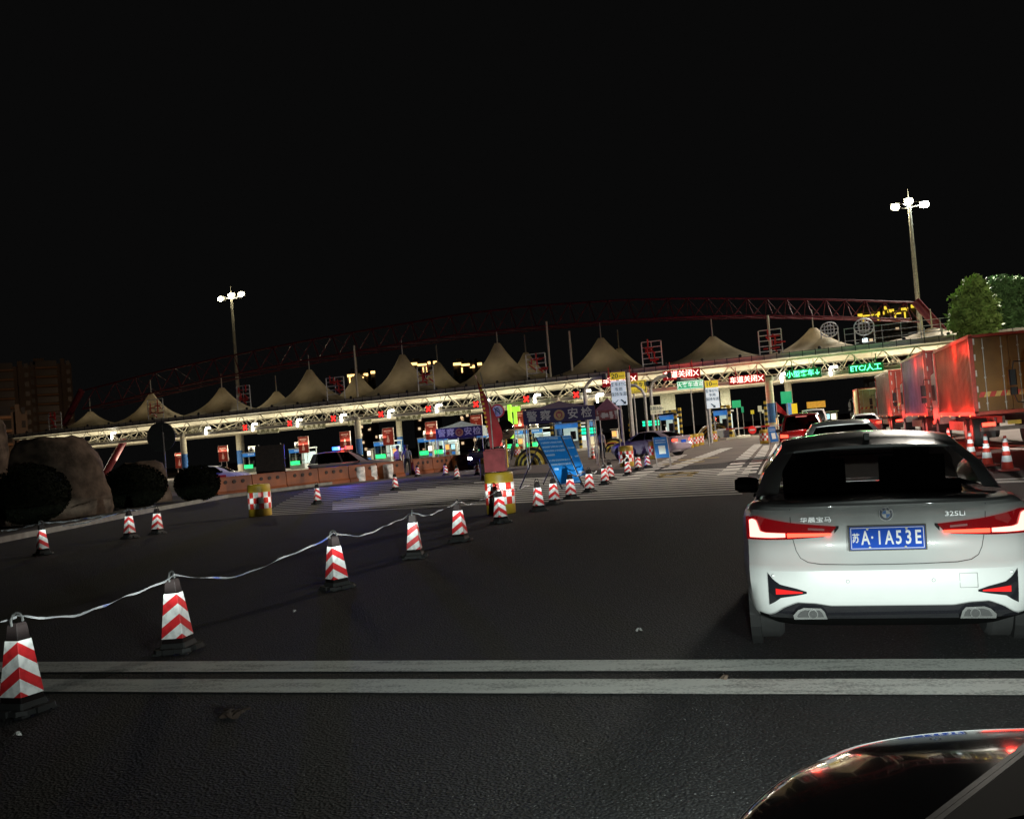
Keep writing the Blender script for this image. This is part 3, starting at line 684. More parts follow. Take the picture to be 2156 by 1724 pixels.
# dark oncoming police car with headlights
p = gdepth(q('C',700,1200)[0], 62)
t, a, c = make_car('police_car', 'dark sport utility car facing the camera with bright headlights inside the left check tent', (p.x+.9, p.y+3.6, 0), R(183), pg, L=4.6, Wd=1.86, gh=GH_SUV, ztab=SUVZ, zs=1.1); simple_lights(t, a, c, False, True)
b = MB(); b.box((0,4.6,.62),(1.0,.04,.2)); b.build('grille', dark, t)
HP = p
# police SUV with light bar, side on, nose to the right
p = gdepth(770, 60)
psuv, a, c = make_car('police_suv', 'police sport utility car parked side on behind the orange barriers with flashing light bar', (p.x-3.0, p.y-1.2, 0), R(-82+15), plv, L=5.0, Wd=1.9, gh=GH_SUV, ztab=[(0,1.06),(1,1.05),(3.2,1.08),(3.7,1.06),(4.3,1.0),(5,.85)], zs=1.04); simple_lights(psuv, a, c, False)
b = MB(); b.bbox((0,2.05,1.74),(1.1,1.1,.05),.05); lb_ = b.build('light_bar', dark, psuv)
for s_, nm, m_ in ((-1,'blue_lamp',mat('lamp_blue',(.1,.2,.9),.3,var=0,em=(.03,.16,1),es=5)),(1,'red_lamp',mat('lamp_red',(.9,.1,.05),.3,var=0,em=(1,.09,.06),es=1.8))):
    b = MB(); b.bbox((-s_*.25,2.05+s_*.36,1.87),(.5,.42,.19),.08); b.build(nm, m_, lb_)
b = MB(); b.box((0,2.05,1.82),(.2,.2,.08)); b.build('siren', steel, lb_)
b = MB(); b.box((.955,2.4,.86),(.006,2.6,.12)); b.box((-.955,2.4,.86),(.006,2.6,.12)); b.build('side_stripe', mat('stripe_blue',(.03,.06,.3),.4), psuv)
M = psuv.matrix_world if False else Matrix.Translation(psuv.location) @ Matrix.Rotation(psuv.rotation_euler.z, 4, 'Z')
PS_L = M @ Vector((-.5,2.05,2.15)); PS_R = M @ Vector((.5,2.05,2.12))
# white saloon at the left behind the bushes
p = gdepth(450, 68)
t, a, c = make_car('white_patrol_car', 'white car with dark windows at the left end of the orange barriers', (p.x-2.2, p.y-.4, 0), R(-72), ps, L=4.6, Wd=1.8); simple_lights(t, a, c, False)
b = MB(); b.box((.93,2.3,.72),(.006,1.8,.16)); b.build('side_stripe', redp, t)
# ---------------------------------------------------------------- trucks
def truck(label, xl, yrear, L, ztop_, side, rear, zb=1.12, cab=True, lights='red', cabm=None):
    Wb = 2.5; t = thing('box_truck', label, 'truck', (xl, yrear, 0), 0, 'box trucks queuing on the right')
    b = MB(); n = int(L/.28); P0, P1 = [], []
    for i in range(n*4+1):
        y = L*i/(n*4); o = (0, 0, .075, .075)[i % 4]; P0.append((o+.03, y, zb+.12)); P1.append((o+.03, y, ztop_-.1))
    b.grid([P0, P1], 0, False)
    b.grid([[(Wb-p_[0], p_[1], p_[2]) for p_ in P0], [(Wb-p_[0], p_[1], p_[2]) for p_ in P1]], 0, True)
    b.box((Wb/2, L/2, ztop_-.03), (Wb-.1, L-.02, .04)); b.box((Wb/2, L/2, zb+.06), (Wb-.12, L-.02, .1)); b.box((Wb/2, L-.03, (zb+ztop_)/2), (Wb-.1,.04,ztop_-zb-.12))
    b.build('cargo_box', side, t)
    b = MB()
    for x in (.05, Wb-.05):
        b.box((x, L/2, ztop_-.05), (.12, L+.02, .12)); b.box((x, L/2, zb+.06), (.12, L+.02, .14)); b.box((x, .06, (zb+ztop_)/2), (.14,.14,ztop_-zb-.14)); b.box((x, L-.06, (zb+ztop_)/2), (.14,.14,ztop_-zb-.14))
    b.box((Wb/2, .05, ztop_-.06), (Wb-.28,.10,.10)); b.box((Wb/2, .05, zb+.06), (Wb-.28,.10,.12)); b.build('box_frame', mat('box_frame_lit_red',(.42,.06,.04),.35,.2), t)  # red glow along the truck edges is put into the frame colour
    for k in (0, 1):
        b = MB(); x0, x1 = (.13, Wb/2-.006) if k == 0 else (Wb/2+.006, Wb-.13); b.box(((x0+x1)/2, .05, (zb+ztop_)/2), (x1-x0,.05,ztop_-zb-.26))
        for j in range(7): b.box(((x0+x1)/2, .02, zb+.32+j*(ztop_-zb-.55)/6), (x1-x0-.1,.018,.05))
        d = b.build('rear_door', rear, t)
        b = MB()
        for xx in ((x0+.30),(x1-.22)):
            b.cyl((xx,-.01,zb+.14),(xx,-.01,ztop_-.16),.016,.016,6)
            for zz_ in (zb+.4, zb+1.3, ztop_-.5): b.box((xx,-.0,zz_),(.07,.03,.05))
        b.build('locking_bar', steel, d)
        b = MB()
        for j in range(5): b.box((x0+.02 if k == 0 else x1-.02, -.01, zb+.35+j*(ztop_-zb-.6)/4), (.05,.02,.22), 0)
        b.build('hinges', mat('reflective_white_dim',(.6,.6,.58),.5), d)
        b = MB(); nst = 6; w_ = (x1-x0-.06)/nst
        for j in range(nst): b.add([(x0+.03+j*w_+dx, .008, z) for dx, z in ((0,zb+.62),(w_*.95,zb+.62),(w_*1.0+.08 if j<nst-1 else w_,zb+.80),(.08,zb+.80))], [(0,1,2,3)], j % 2)
        b.build('striped_sheet', [mat('sheet_dim_red',(.55,.04,.03),.5), mat('sheet_dim_yellow',(.65,.45,.12),.5)], d)
    b = MB()
    for x in (.75, 1.75): b.box((x, L/2+.3, .93), (.09, L+2.2, .24))
    b.box((Wb/2, .15, .62), (2.2,.1,.14)); b.box((.65,.3,.8),(.07,.3,.4)); b.box((1.85,.3,.8),(.07,.3,.4))
    b.build('chassis', mat('chassis_paint', (.10,.08,.07), .7), t)
    b = MB()
    for x in (.02, Wb-.02): b.box((x, L*.5, .72), (.04, L*.38, .35))
    b.build('side_guard', mat('guard_paint', (.4,.33,.25), .6), t)
    for y in (1.3, 2.6, L+.9):
        for x in (.28, Wb-.28):
            b = MB(); b.cyl((x-.25,y,.5),(x+.25,y,.5),.5,.5,20); wo = b.build('wheel', tyre, t, smooth=40)
            b = MB(); s_ = -1 if x < 1 else 1; b.cyl((x+s_*.251,y,.5),(x+s_*.27,y,.5),.29,.24,16); b.build('rim', steel, wo)
    for x in (.42, 2.08):
        b = MB(); b.box((x,.09,.78),(.42,.06,.13)); b.build('tail_light', tl_em, t)
        b = MB(); b.box((x,.42,.55),(.5,.02,.5)); b.build('mud_flap', blk, t)
    b = MB(); b.box((Wb/2,.10,.80),(.44,.02,.14)); b.build('number_plate', mat('plate_yellow',(.7,.5,.05),.4), t)
    cm = cabm or mat('cab_paint', (.45,.42,.38), .4)
    b = MB(); y0 = L+.25
    b.add([(x, y, z) for x in (.06, Wb-.06) for y, z in ((y0,.75),(y0+2.0,.75),(y0+2.05,1.7),(y0+1.75,2.95),(y0+.1,3.05),(y0,2.8))],
          [(5,4,3,2,1,0),(6,7,8,9,10,11),(0,1,7,6),(1,2,8,7),(2,3,9,8),(3,4,10,9),(4,5,11,10),(5,0,6,11)])
    cb = b.build('cab', cm, t)
    b = MB(); b.box((.05,y0+1.25,2.15),(.02,.95,.7)); b.build('cab_window', blk, cb)
    b = MB(); b.tube([(.06,y0+1.85,2.75),(-.22,y0+2.0,2.78),(-.28,y0+2.0,2.5)], .018, 6); b.tube([(.06,y0+1.85,1.45),(-.2,y0+2.0,1.5),(-.28,y0+2.0,1.75)], .018, 6)
    b.bbox((-.28,y0+2.0,2.28),(.22,.09,.5),.03); b.bbox((-.28,y0+2.0,1.85),(.22,.09,.24),.03); b.build('cab_mirror', dark, cb)
    b = MB()
    for k in range(4): b.box((-.02, 1+(L-2)*k/3, zb-.02),(.03,.1,.05))
    b.build('marker_light', mat('marker_amber',(.9,.4,.1),.4,var=0,em=(1,.3,.08),es=2.2), t)
    return t
def tmat(nm, c, r_=.35): return mat(nm, c, r_, .25, var=.3, scale=1.2)
def trk_at(px, d): 
    p = gdepth(px, d); return p.x, p.y
x, y = trk_at(2060, 36.5)
truck('truck with yellow rear doors and brown corrugated side, nearest whole truck in the queue', x, y, 9.4, 3.95, tmat('box_orange_brown',(.26,.10,.05)), tmat('door_yellow',(.17,.085,.018)), cabm=mat('cab_paint',(.45,.42,.38),.4))
x, y = trk_at(1959, 50); truck('truck with dark red rear doors and silver corrugated side behind the yellow one', x, y, 10.5, 4.25, tmat('box_silver',(.28,.20,.18)), tmat('door_red',(.22,.025,.02)))
x, y = trk_at(1882, 69); truck('truck with red rear doors and pale side, third along the queue', x, y, 11.5, 4.15, tmat('box_pale',(.36,.32,.27)), tmat('door_red_bright',(.38,.05,.03)))
x, y = trk_at(1812, 92); truck('small tan box truck at the far end of the truck queue', x, y, 6.5, 3.6, tmat('box_tan',(.52,.44,.26)), tmat('door_tan',(.36,.27,.17)))
x, y = trk_at(2139, 34.6); truck('silver truck at the right edge of the photo, only its flank in the frame', x+.05, y-13.2, 9.2, 3.25, tmat('box_lilac',(.42,.36,.44)), tmat('door_lilac',(.3,.25,.3)), cabm=mat('cab_yellow',(.55,.36,.06),.4))
# ---------------------------------------------------------------- own car bonnet
pc = mat('own_car_paint', (.018,.016,.015), .08, coat=1.0, var=.1, scale=3)
own = thing('own_car', 'glossy black bonnet and windscreen edge of the car in the bottom right corner', 'car', (0,0,0))
E = [(1530,1790,.90),(1566,1724,.92),(1600,1686,.925),(1646,1646,.93),(1690,1619,.935),(1728,1602,.94),(1770,1583,.945),(1816,1567,.95),(1885,1553,.96),(1963,1543,.965),(2060,1536,.975),(2156,1533,.985),(2300,1533,.99),(2480,1540,.99),(2700,1560,.985)]
E2_ = []
for i in range(len(E)-1):
    p0, p1, p2, p3 = E[max(0,i-1)], E[i], E[i+1], E[min(len(E)-1,i+2)]
    for k in range(5):
        t_ = k/5; E2_.append(tuple(.5*((2*b_)+(-a_+c_)*t_+(2*a_-5*b_+4*c_-d_)*t_**2+(-a_+3*b_-3*c_+d_)*t_**3) for a_, b_, c_, d_ in zip(p0, p1, p2, p3)))
for _ in range(14): E2_ = [E2_[0]]+[tuple((a_+2*b_+c_)/4 for a_, b_, c_ in zip(E2_[i-1], E2_[i], E2_[i+1])) for i in range(1, len(E2_)-1)]+[E2_[-1]]
EP = [G(x_, y_-3, .925+.06*max(0,min(1,(x_-1560)/640))) for x_, y_, z_ in E2_]; ic = Vector((.85,.45,1.105)); P = []
for p in EP:
    row = []
    for t_ in (-.0,):
        pass
    out = (Vector((p.x, p.y, 0))-Vector((ic.x, ic.y, 0))).normalized()
    for o_, dz in ((.10,-.55),(.112,-.35),(.110,-.25),(.104,-.18),(.094,-.125),(.080,-.082),(.064,-.050),(.047,-.029),(.030,-.0145),(.014,-.0055)): row.append(p+out*o_+Vector((0,0,dz)))
    for t_ in (0,.015,.03,.05,.08,.11,.15,.2,.25,.3,.36,.43,.5,.6,.7,.85,1.0):
        c = p.lerp(ic, t_); c.z = p.z+(ic.z-p.z)*(1-(1-t_)**2.6); row.append(c)
    P.append(row)
b = MB(); b.grid(P, 0); b.build('bonnet', pc, own, smooth=180)
b = MB(); A_, B_ = W(2215,1518,1.15), W(1880,1775,.95); d = (B_-A_).normalized(); sd = Vector((.9,.3,.1)).normalized(); up = d.cross(sd).normalized()
n_ = 12
for k, (o0, o1, h) in enumerate(((0,.012,.0),(.013,.024,.006),(.025,.20,.01))):
    b.add([A_+sd*o0, A_+sd*o1, B_+sd*o1, B_+sd*o0, A_+sd*o0-up*.02, A_+sd*o1-up*.02, B_+sd*o1-up*.02, B_+sd*o0-up*.02], [(0,1,2,3),(4,7,6,5),(0,4,5,1),(2,6,7,3),(0,3,7,4),(1,5,6,2)], 0 if k < 2 else 1)
b.build('windscreen_pillar', [mat('pillar_trim_grey', (.16,.17,.17), .3, var=.5, scale=30), blk], own)
for x in (.02, 1.38): b = MB(); b.bbox((x, 2.50, .60), (.2,.12,.12), .04); b.build('headlight', mat('lens_clear',(.5,.5,.5),.2,var=0), own)
# headlights of the own car (their beams light the queue)
FAR = .0066
def beam(x, power, side):
    l_ = bpy.data.lights.new('headlight_beam', 'POINT'); l_.energy = power; l_.color = (.88,1.0,.94); l_.shadow_soft_size = .05; l_.use_nodes = True
    nt = l_.node_tree; em = nt.nodes['Emission']; ge = nt.nodes.new('ShaderNodeNewGeometry'); sp = nt.nodes.new('ShaderNodeSeparateXYZ'); nt.links.new(ge.outputs['Incoming'], sp.inputs[0])
    # photometry of a dipped beam: a soft cut-off just above level, forward only
    a = nt.nodes.new('ShaderNodeMapRange'); a.interpolation_type = 'SMOOTHSTEP'; a.inputs[1].default_value = -.03; a.inputs[2].default_value = .085; a.inputs[3].default_value = 1; a.inputs[4].default_value = .05
    nt.links.new(sp.outputs['Z'], a.inputs[0])
    c = nt.nodes.new('ShaderNodeMapRange'); c.interpolation_type = 'SMOOTHSTEP'; c.inputs[1].default_value = .3; c.inputs[2].default_value = .97; c.inputs[3].default_value = .12; c.inputs[4].default_value = 1
    nt.links.new(sp.outputs['Y'], c.inputs[0])
    # less light straight down at the bumper's foot
    d_ = nt.nodes.new('ShaderNodeMapRange'); d_.interpolation_type = 'SMOOTHSTEP'; d_.inputs[1].default_value = -.30; d_.inputs[2].default_value = -.07; d_.inputs[3].default_value = .42; d_.inputs[4].default_value = 1
    nt.links.new(sp.outputs['Z'], d_.inputs[0])
    m_ = nt.nodes.new('ShaderNodeMath'); m_.operation = 'MULTIPLY'; nt.links.new(a.outputs[0], m_.inputs[0]); nt.links.new(c.outputs[0], m_.inputs[1])
    m2_ = nt.nodes.new('ShaderNodeMath'); m2_.operation = 'MULTIPLY'; nt.links.new(m_.outputs[0], m2_.inputs[0]); nt.links.new(d_.outputs[0], m2_.inputs[1]); 
    # added boost, growing towards the cut-off, stands in for retroreflection of cones and signs
    def M_(op, x, y=None):
        k = nt.nodes.new('ShaderNodeMath'); k.operation = op
        for i, v in enumerate((x, y)):
            if v is None: continue
            if isinstance(v, (int, float)): k.inputs[i].default_value = v
            else: nt.links.new(v, k.inputs[i])
        return k.outputs[0]
    ec = M_('MINIMUM', sp.outputs['Z'], -.0085); f_ = M_('DIVIDE', FAR, M_('MULTIPLY', ec, ec))
    mr = nt.nodes.new('ShaderNodeMapRange'); mr.inputs[1].default_value = -.03; mr.inputs[2].default_value = .13; nt.links.new(sp.outputs['Z'], mr.inputs[0])
    cr2 = nt.nodes.new('ShaderNodeValToRGB'); E2 = cr2.color_ramp.elements
    E2[0].position = .17; E2[0].color = (1,1,1,1); E2[1].position = .21; E2[1].color = (.20,.20,.20,1)
    for p_, v_ in ((.50,.17),(.75,.05),(1.0,0.0)): e_ = E2.new(p_); e_.color = (v_,v_,v_,1)
    nt.links.new(mr.outputs[0], cr2.inputs[0])
    ax = nt.nodes.new('ShaderNodeMapRange'); ax.interpolation_type = 'SMOOTHSTEP'; nt.links.new(sp.outputs['X'], ax.inputs[0])
    if side < 0: ax.inputs[1].default_value = -.135; ax.inputs[2].default_value = -.108; ax.inputs[3].default_value = 1; ax.inputs[4].default_value = 0
    else: ax.inputs[1].default_value = .04; ax.inputs[2].default_value = .08; ax.inputs[3].default_value = 0; ax.inputs[4].default_value = .6
    ay = nt.nodes.new('ShaderNodeMapRange'); ay.inputs[1].default_value = .62; ay.inputs[2].default_value = .90; ay.inputs[3].default_value = .30; ay.inputs[4].default_value = 1; nt.links.new(sp.outputs['Y'], ay.inputs[0])
    fw_ = M_('GREATER_THAN', sp.outputs['Y'], .2)
    bo_ = M_('MULTIPLY', M_('MULTIPLY', M_('MULTIPLY', f_, cr2.outputs[0]), M_('MULTIPLY', ax.outputs[0], ay.outputs[0])), fw_)
    nt.links.new(M_('ADD', m2_.outputs[0], bo_), em.inputs['Strength'])
    o = bpy.data.objects.new('headlight_beam', l_); col.objects.link(o); o.location = (x, 2.62, .64); o.parent = own
    return o
BS = 1
beam(.02, 620, -1); beam(1.38, 620, 1)
# ================================================================== toll station canopy
CANR = R(-9.8)
_a = R(65.3)  # canopy direction against the view axis
CX0 = W(1000, 811.5, 108.5); CO = Vector((CX0.x, CX0.y, 0)); ZG = CX0.z
CM = Matrix.Translation(CO) @ Matrix.Rotation(CANR, 4, 'Z'); CI = CM.inverted()
def C(px, py, yo=0.0):
    # point on the canopy's vertical plane y = yo, in canopy coordinates
    o = CI @ CAM; d = CI.to_3x3() @ ray(px, py); t = (yo-o.y)/d.y; p = o+d*t
    return p
def Cg(px, yo):  # canopy x of picture column px at ground for plane yo
    return C(px, 960, yo).x
def cw(x, y, z=0): return CM @ Vector((x, y, z))
cream = mat('cream_steel', (.62,.58,.46), .55, var=.08, scale=1.5); soff = mat('cream_soffit', (.50,.47,.37), .7, var=.12, scale=.8)
gut = mat('gutter_metal', (.22,.21,.21), .45, .4, scale=2); memb = mat('tent_membrane', (.42,.36,.25), .75, var=.38, scale=.9, bump=.3)
_n, _l, _b = nodes(memb); _t = _n.new('ShaderNodeBsdfTranslucent'); _t.inputs[0].default_value = (.55,.47,.33,1); _x = _n.new('ShaderNodeMixShader'); _x.inputs[0].default_value = .45
_l.new(_b.outputs[0], _x.inputs[1]); _l.new(_t.outputs[0], _x.inputs[2]); _l.new(_x.outputs[0], _n['Material Output'].inputs[0])
XL, XR = C(15, 905).x, 66
ZT = ZG
can = thing('toll_canopy', 'long cream toll station canopy with trussed eaves and peaked membrane tents along its roof', 'canopy', CO, CANR)
DP = 15.0
b = MB(); b.box(((XL+XR)/2, .25, ZT-.22), (XR-XL, .45, .46)); b.box(((XL+XR)/2, DP, ZT-.22), (XR-XL, .45, .46)); 
x = XL
while x < XR: b.box((x, .02, ZT-.22), (.07,.06,.54), 1); x += 1.15
b.build('gutter', [gut, mat('strap_black', (.015,.015,.015), .6)], can)
b = MB(); b.box(((XL+XR)/2, DP/2, ZT-.12), (XR-XL, DP, .08)); b.add([(XL,.5,ZT-.45),(XR,.5,ZT-.45),(XR,3.4,ZT-1.05),(XL,3.4,ZT-1.05)], [(0,1,2,3)]); b.build('roof_deck', soff, can)
tr = MB(); ZB = ZT-2.25
for yy in (1.1, DP/2, DP-1.1):
    tr.box(((XL+XR)/2, yy, ZT-.62), (XR-XL, .16, .16)); tr.box(((XL+XR)/2, yy, ZB), (XR-XL, .30, .34)); tr.box(((XL+XR)/2, yy+.35, ZB+.42), (XR-XL, .08, .10))
    x = XL+.5; k = 0
    while x+2.75 < XR:
        st = 2.75
        a, m_, c = x, x+st/2, x+st
        if k % 4 in (0,): tr.cyl((a,yy,ZB),(m_,yy,ZT-.62),.06,n=5); tr.cyl((m_,yy,ZT-.62),(c,yy,ZB+.7),.045,n=5)
        else: tr.cyl((a,yy,ZB+.1),(m_,yy,ZT-.62),.045,n=5); tr.cyl((m_,yy,ZT-.62),(c,yy,ZB),.055,n=5)
        if yy < 2 and k % 2: tr.cyl((m_,yy,ZT-.62),(m_+.3,yy+2.2,ZB+.5),.035,n=5); tr.cyl((a+.4,yy+.3,ZB+.1),(a+.4,yy+.3,ZT-.6),.03,n=5)
        x += st; k += 1
x = XL+1
while x < XR: tr.box((x, DP/2, ZB+.1), (.14, DP-2, .16)); tr.cyl((x,1.1,ZB+.2),(x,DP/2,ZT-.5),.05,n=5); x += 5.5
tr.build('roof_truss', cream, can)
colw = mat('column_cream', (.62,.57,.42), .6, var=.06); colb = mat('column_wrap_blue', (.04,.16,.45), .5, var=.2)
cols = [(388,1.1),(505,DP-2.5),(758,1.1),(845,DP-2.5),(1180,1.1),(1252,DP-2.5),(1632,1.1),(1672,DP-2.5)]
x1 = C(1632,900,1.1).x; x2 = C(1180,900,1.1).x
for px, yo in cols:
    x = Cg(px, yo); b = MB(); b.lathe([(.36,0),(.36,ZB+.1)], 18)
    for zz_ in (3.2,4.1): b.lathe([(.365,zz_),(.365,zz_+.02)], 18, 1)
    c_ = b.build('column', [colw, gut], can, smooth=40); c_.location = (x, yo, 0)
    b = MB(); b.lathe([(.368,1.2),(.368,3.0)], 18); b.build('blue_wrap', colb, c_, smooth=40)
    b = MB(); b.bbox((0,0,ZB+.05),(1.0,1.0,.3),.1); b.build('column_head', cream, c_)
# membrane tents: front row and rear row
def tent(px, py, yo, half, sag=2.2):
    p = C(px, py, yo); h = p.z-(ZT+.05); b = MB(); n = 24; P = []
    for i in range(11):
        f = i/10; row = []
        rr_ = f
        z = ZT+.02+h*((1-f)**sag*.92+(1-f)*.08) + (.0 if i else 0)
        for j in range(n+1):
            a = 2*PI*j/n; ca, sa = math.cos(a), math.sin(a); s_ = max(abs(ca), abs(sa)); k = lerp(1, 1/s_, f*.9)
            row.append((p.x+ca*k*half*rr_*1.0+ca*.28*(1-f), p.y+sa*k*3.3*rr_+sa*.28*(1-f), z - .25*f*math.cos(4*a)**2*0))
        P.append(row)
    b.grid(P, 0, True); b.add(P[0][:-1], [tuple(range(n))]); b.build('membrane_tent', memb, can, smooth=60)
    tl_ = lamp('tent_fill_glow', 'POINT', (p.x, p.y, ZT+.9), 34*(h/3.6)**1.0, (1,.86,.60), 1.0, parent=can)  # added point inside the tent, stands in for canopy light coming through
    return p
tents = [(190,866,4,5.2),(318,828,4,5.6),(467,816,4,5.8),(651,778,4,6.0),(847,746,4,6.0),(1047,722,4,6.0),(1265,711,4,6.0),(1500,708,4,6.2),(1712,690,4,5.0),(1962,690,4,6.5)]
for x, y, yo, hf in tents:
    p = tent(x, y, yo, hf)
    b = MB(); b.cyl((p.x,p.y,p.z-.1),(p.x,p.y,p.z+1.7),.07,.05,6); b.build('tent_mast', cream, can)
for x, y in ((582,824),(752,786),(921,762),(1107,742),(1303,733)):
    p = tent(x, y, 11, 5.0); b = MB(); b.cyl((p.x,p.y,p.z-.1),(p.x,p.y,p.z+2.0),.08,.06,6); b.build('tent_mast', cream, can)
for (x, y) in ((745,728),(1150,677),(1198,697),(1616,664)):
    p = C(x, y, 2.2); b = MB(); b.cyl((p.x,p.y,ZT-.05),(p.x,p.y,p.z),.13,.11,8); b.build('arch_support', colw, can)
x = XL+3
while x < XR: b = MB(); b.sph((x, .5, ZT+.16), .16, 8); b.build('roof_lamp', blk, can); x += 3.6
# red arched truss over the roof
arch = thing('arch_truss', 'red tubular arched truss spanning above the canopy roof', 'truss', CO, CANR)
redt = mat('truss_red', (.15,.012,.022), .5, var=.2); AY = 5.0
up = [(176,822),(330,783),(480,750),(640,718),(800,690),(960,663),(1110,645),(1300,632),(1450,628),(1573,628.5),(1750,631),(1925,637)]
lo_ = [(150,868),(330,826),(480,792),(640,760),(800,732),(960,706),(1110,690),(1300,675),(1450,667),(1573,664),(1750,667),(1912,672)]
def pl_at(tab, x):
    return interp([(a, c) for a, c in tab], x)[0]
b = MB(); N = 42; U_, L1, L2 = [], [], []
for i in range(N+1):
    x = lerp(180, 1925, i/N); p = C(x, pl_at(up, x), AY); U_.append(p); p2 = C(x-6, pl_at(lo_, x), AY-1.3); L1.append(p2); L2.append(Vector((p2.x+.5, AY+1.8, p2.z-.1)))
for i in range(N):
    b.cyl(U_[i], U_[i+1], .10, n=6); b.cyl(L1[i], L1[i+1], .10, n=6); b.cyl(L2[i], L2[i+1], .05, n=6)
    for Lk, rk in ((L1,.055), (L2,.02)):
        m_ = (U_[i]+U_[i+1])/2; b.cyl(Lk[i], m_, rk, n=5); b.cyl(m_, Lk[i+1], rk, n=5)
    b.cyl(L1[i], L2[i+1], .05, n=5)
b.build('lattice', redt, arch)
for pts, r_, zz_ in (([(1927,634),(1990,704)], .42, AY), ([(172,822),(135,893)], .42, AY), ([(262,926),(221,998)], .42, 2.0)):
    b = MB(); a, c = C(*pts[0], zz_), C(*pts[1], zz_); b.cyl(a, c, r_, n=16); b.build('end_tube', redt, arch, smooth=40)
# square neon frames standing on the roof edge
for i, (x0, x1, y0, y1, dim) in enumerate(((313,342,839,883,1),(500,525,811,849,1),(689,723,793,832,0),(881,911,770,812,0),(1110,1147,743,788,0),(1354,1391,717,768,0),(1600,1644,692,742,0),(104,128,868,905,1))):
    a, c = C(x0, y1, .9), C(x1, y0, .9); w_ = c.x-a.x; h = c.z-a.z; z0 = a.z
    t = thing('roof_sign_frame', 'white lattice roof frame with red strokes, %s' % ('second from the left','third from the left','left of the low tent pair, fourth from the left','behind the third row peak, fifth from the left','between the two tallest peaks','just right of the big middle peak','nearest the right truss end','smallest one at the far left')[i], 'sign frame', cw((a.x+c.x)/2, .9, 0), CANR, 'lattice sign frames on the canopy edge')
    b = MB()
    for sx in (-1, 1): b.cyl((sx*w_/2,0,ZT),(sx*w_/2,0,z0+h),.06,n=5)
    for k in range(5): b.cyl((-w_/2,0,z0+h*k/4+.02),(w_/2,0,z0+h*k/4+.02),.045,n=5)
    b.cyl((0,0,z0),(0,0,z0+h),.04,n=5); b.build('frame', white, t)
    b = MB(); random.seed(20+i)
    for k in range(11):
        x, z = random.uniform(-.8,.5)*w_/2, z0+random.uniform(.1,.8)*h; 
        ln = random.uniform(.2,.45)*w_; 
        if k % 3 == 0: b.cyl((x,-.12,z),(x,-.12,z+ln),.075,n=5)
        elif k % 3 == 1: b.cyl((x,-.12,z),(x+ln,-.12,z),.075,n=5)
        else: b.cyl((x,-.12,z),(x+ln*.7,-.12,z-ln*.6),.07,n=5)
    b.build('neon_strokes', redp, t)
# round white-lit frames and rigging on the right roof
wlit = mat('frame_white_lit', (.8,.82,.85), .4, var=0)
for i, (x, y, r_) in enumerate(((1746,694,19),(1819,688,21))):
    p = C(x, y, 3.0); k = r_/24.0
    t = thing('round_roof_frame', ('left','right')[i]+' one of the two round white rigging frames on the right end of the roof', 'sign frame', cw(p.x, 3.0, 0), CANR, 'round frames on the roof')
    b = MB(); pts = [(k*1.0*math.cos(a), 0, p.z+k*.85*math.sin(a)) for a in [2*PI*j/20 for j in range(21)]]; b.tube(pts, .06, 5)
    b.tube([(k*.6*q_[0]/k, 0, p.z+(q_[2]-p.z)*.6) for q_ in pts], .04, 5)
    for dx in (-.4,-.13,.13,.4): b.cyl((dx,0,p.z-k*.8),(dx,0,p.z+k*.8),.035,n=5)
    for dz in (-.3,0,.3): b.cyl((-k*.9,0,p.z+dz),(k*.9,0,p.z+dz),.035,n=5)
    for sx in (-1,1): b.cyl((sx*k,0,ZT),(sx*k*.95,0,p.z+.1),.06,n=5)
    b.box((0,0,ZT+.35),(2.0*k,.1,.08)); b.build('frame', wlit, t)
    b = MB(); b.bbox((0,-.1,ZT+.55),(.45,.15,.3),.04); b.build('flood_lamp', mat('flood_white',(.9,.9,.95),.4,var=0,em=(.8,.95,1),es=2.5), t)
rg = thing('roof_railing', 'thin grey service railing and masts on the right end of the canopy roof', 'railing', cw(0,0,0), CANR)
b = MB(); ra, rb = C(1790,740,4).x, C(2010,720,4).x
for h in (.5, 1.1, 1.6): b.cyl((ra,1.0,ZT+h),(rb,1.0,ZT+h),.03,n=5)
x = ra
while x <= rb: b.cyl((x,1.0,ZT),(x,1.0,ZT+1.65),.035,n=5); x += 1.6
for px, y in ((1945,690),(1983,690)): p = C(px, y, 1.0); b.cyl((p.x,1.0,ZT),(p.x,1.0,p.z),.06,n=5); b.cyl((p.x-1.6,1.0,p.z-1.0),(p.x+1.6,1.0,p.z-.8),.05,n=5); b.cyl((p.x-1.3,1.0,p.z-.3),(p.x+1.2,1.0,p.z-.2),.04,n=5)
b.build('rails', mat('rail_grey',(.5,.52,.56),.4,.3), rg)
# ------------------------------------------------------------------ lane furniture below the canopy
LEDR = mat('led_red', (.3,.02,.02), .4, var=0, em=(1,.02,.015), es=3.2); LEDR2 = mat('led_red_text', (.9,.3,.3), .4, var=0, em=(1,.50,.42), es=3.2)
LEDRB = mat('led_red_board', (.10,.01,.01), .5, var=0, em=(1,.0,.01), es=.14)
LEDG = mat('led_green_text', (.3,.9,.5), .4, var=0, em=(.12,1,.45), es=3.0); LEDGB = mat('led_green_board', (.01,.05,.02), .5, var=0, em=(0,.9,.12), es=.06)
LEDW = mat('tube_light', (.9,.9,.9), .4, var=0, em=(1,.98,.9), es=14)
teal = mat('led_teal', (.1,.6,.4), .4, var=0, em=(.0,1,.45), es=1.6)
ordn = ('far left','second','third','fourth','fifth','sixth','seventh','eighth','ninth','tenth')
xs = [(516,900),(610,891),(702,881),(802,872),(902,861),(1002,851),(1108,840),(1213,831)]
names = ('by the column left of the dark board','above the dark board','between the dark board and the police car','above the police car light bar','above the two officers','left of the small check tent','above the small check tent','left of the red flag')
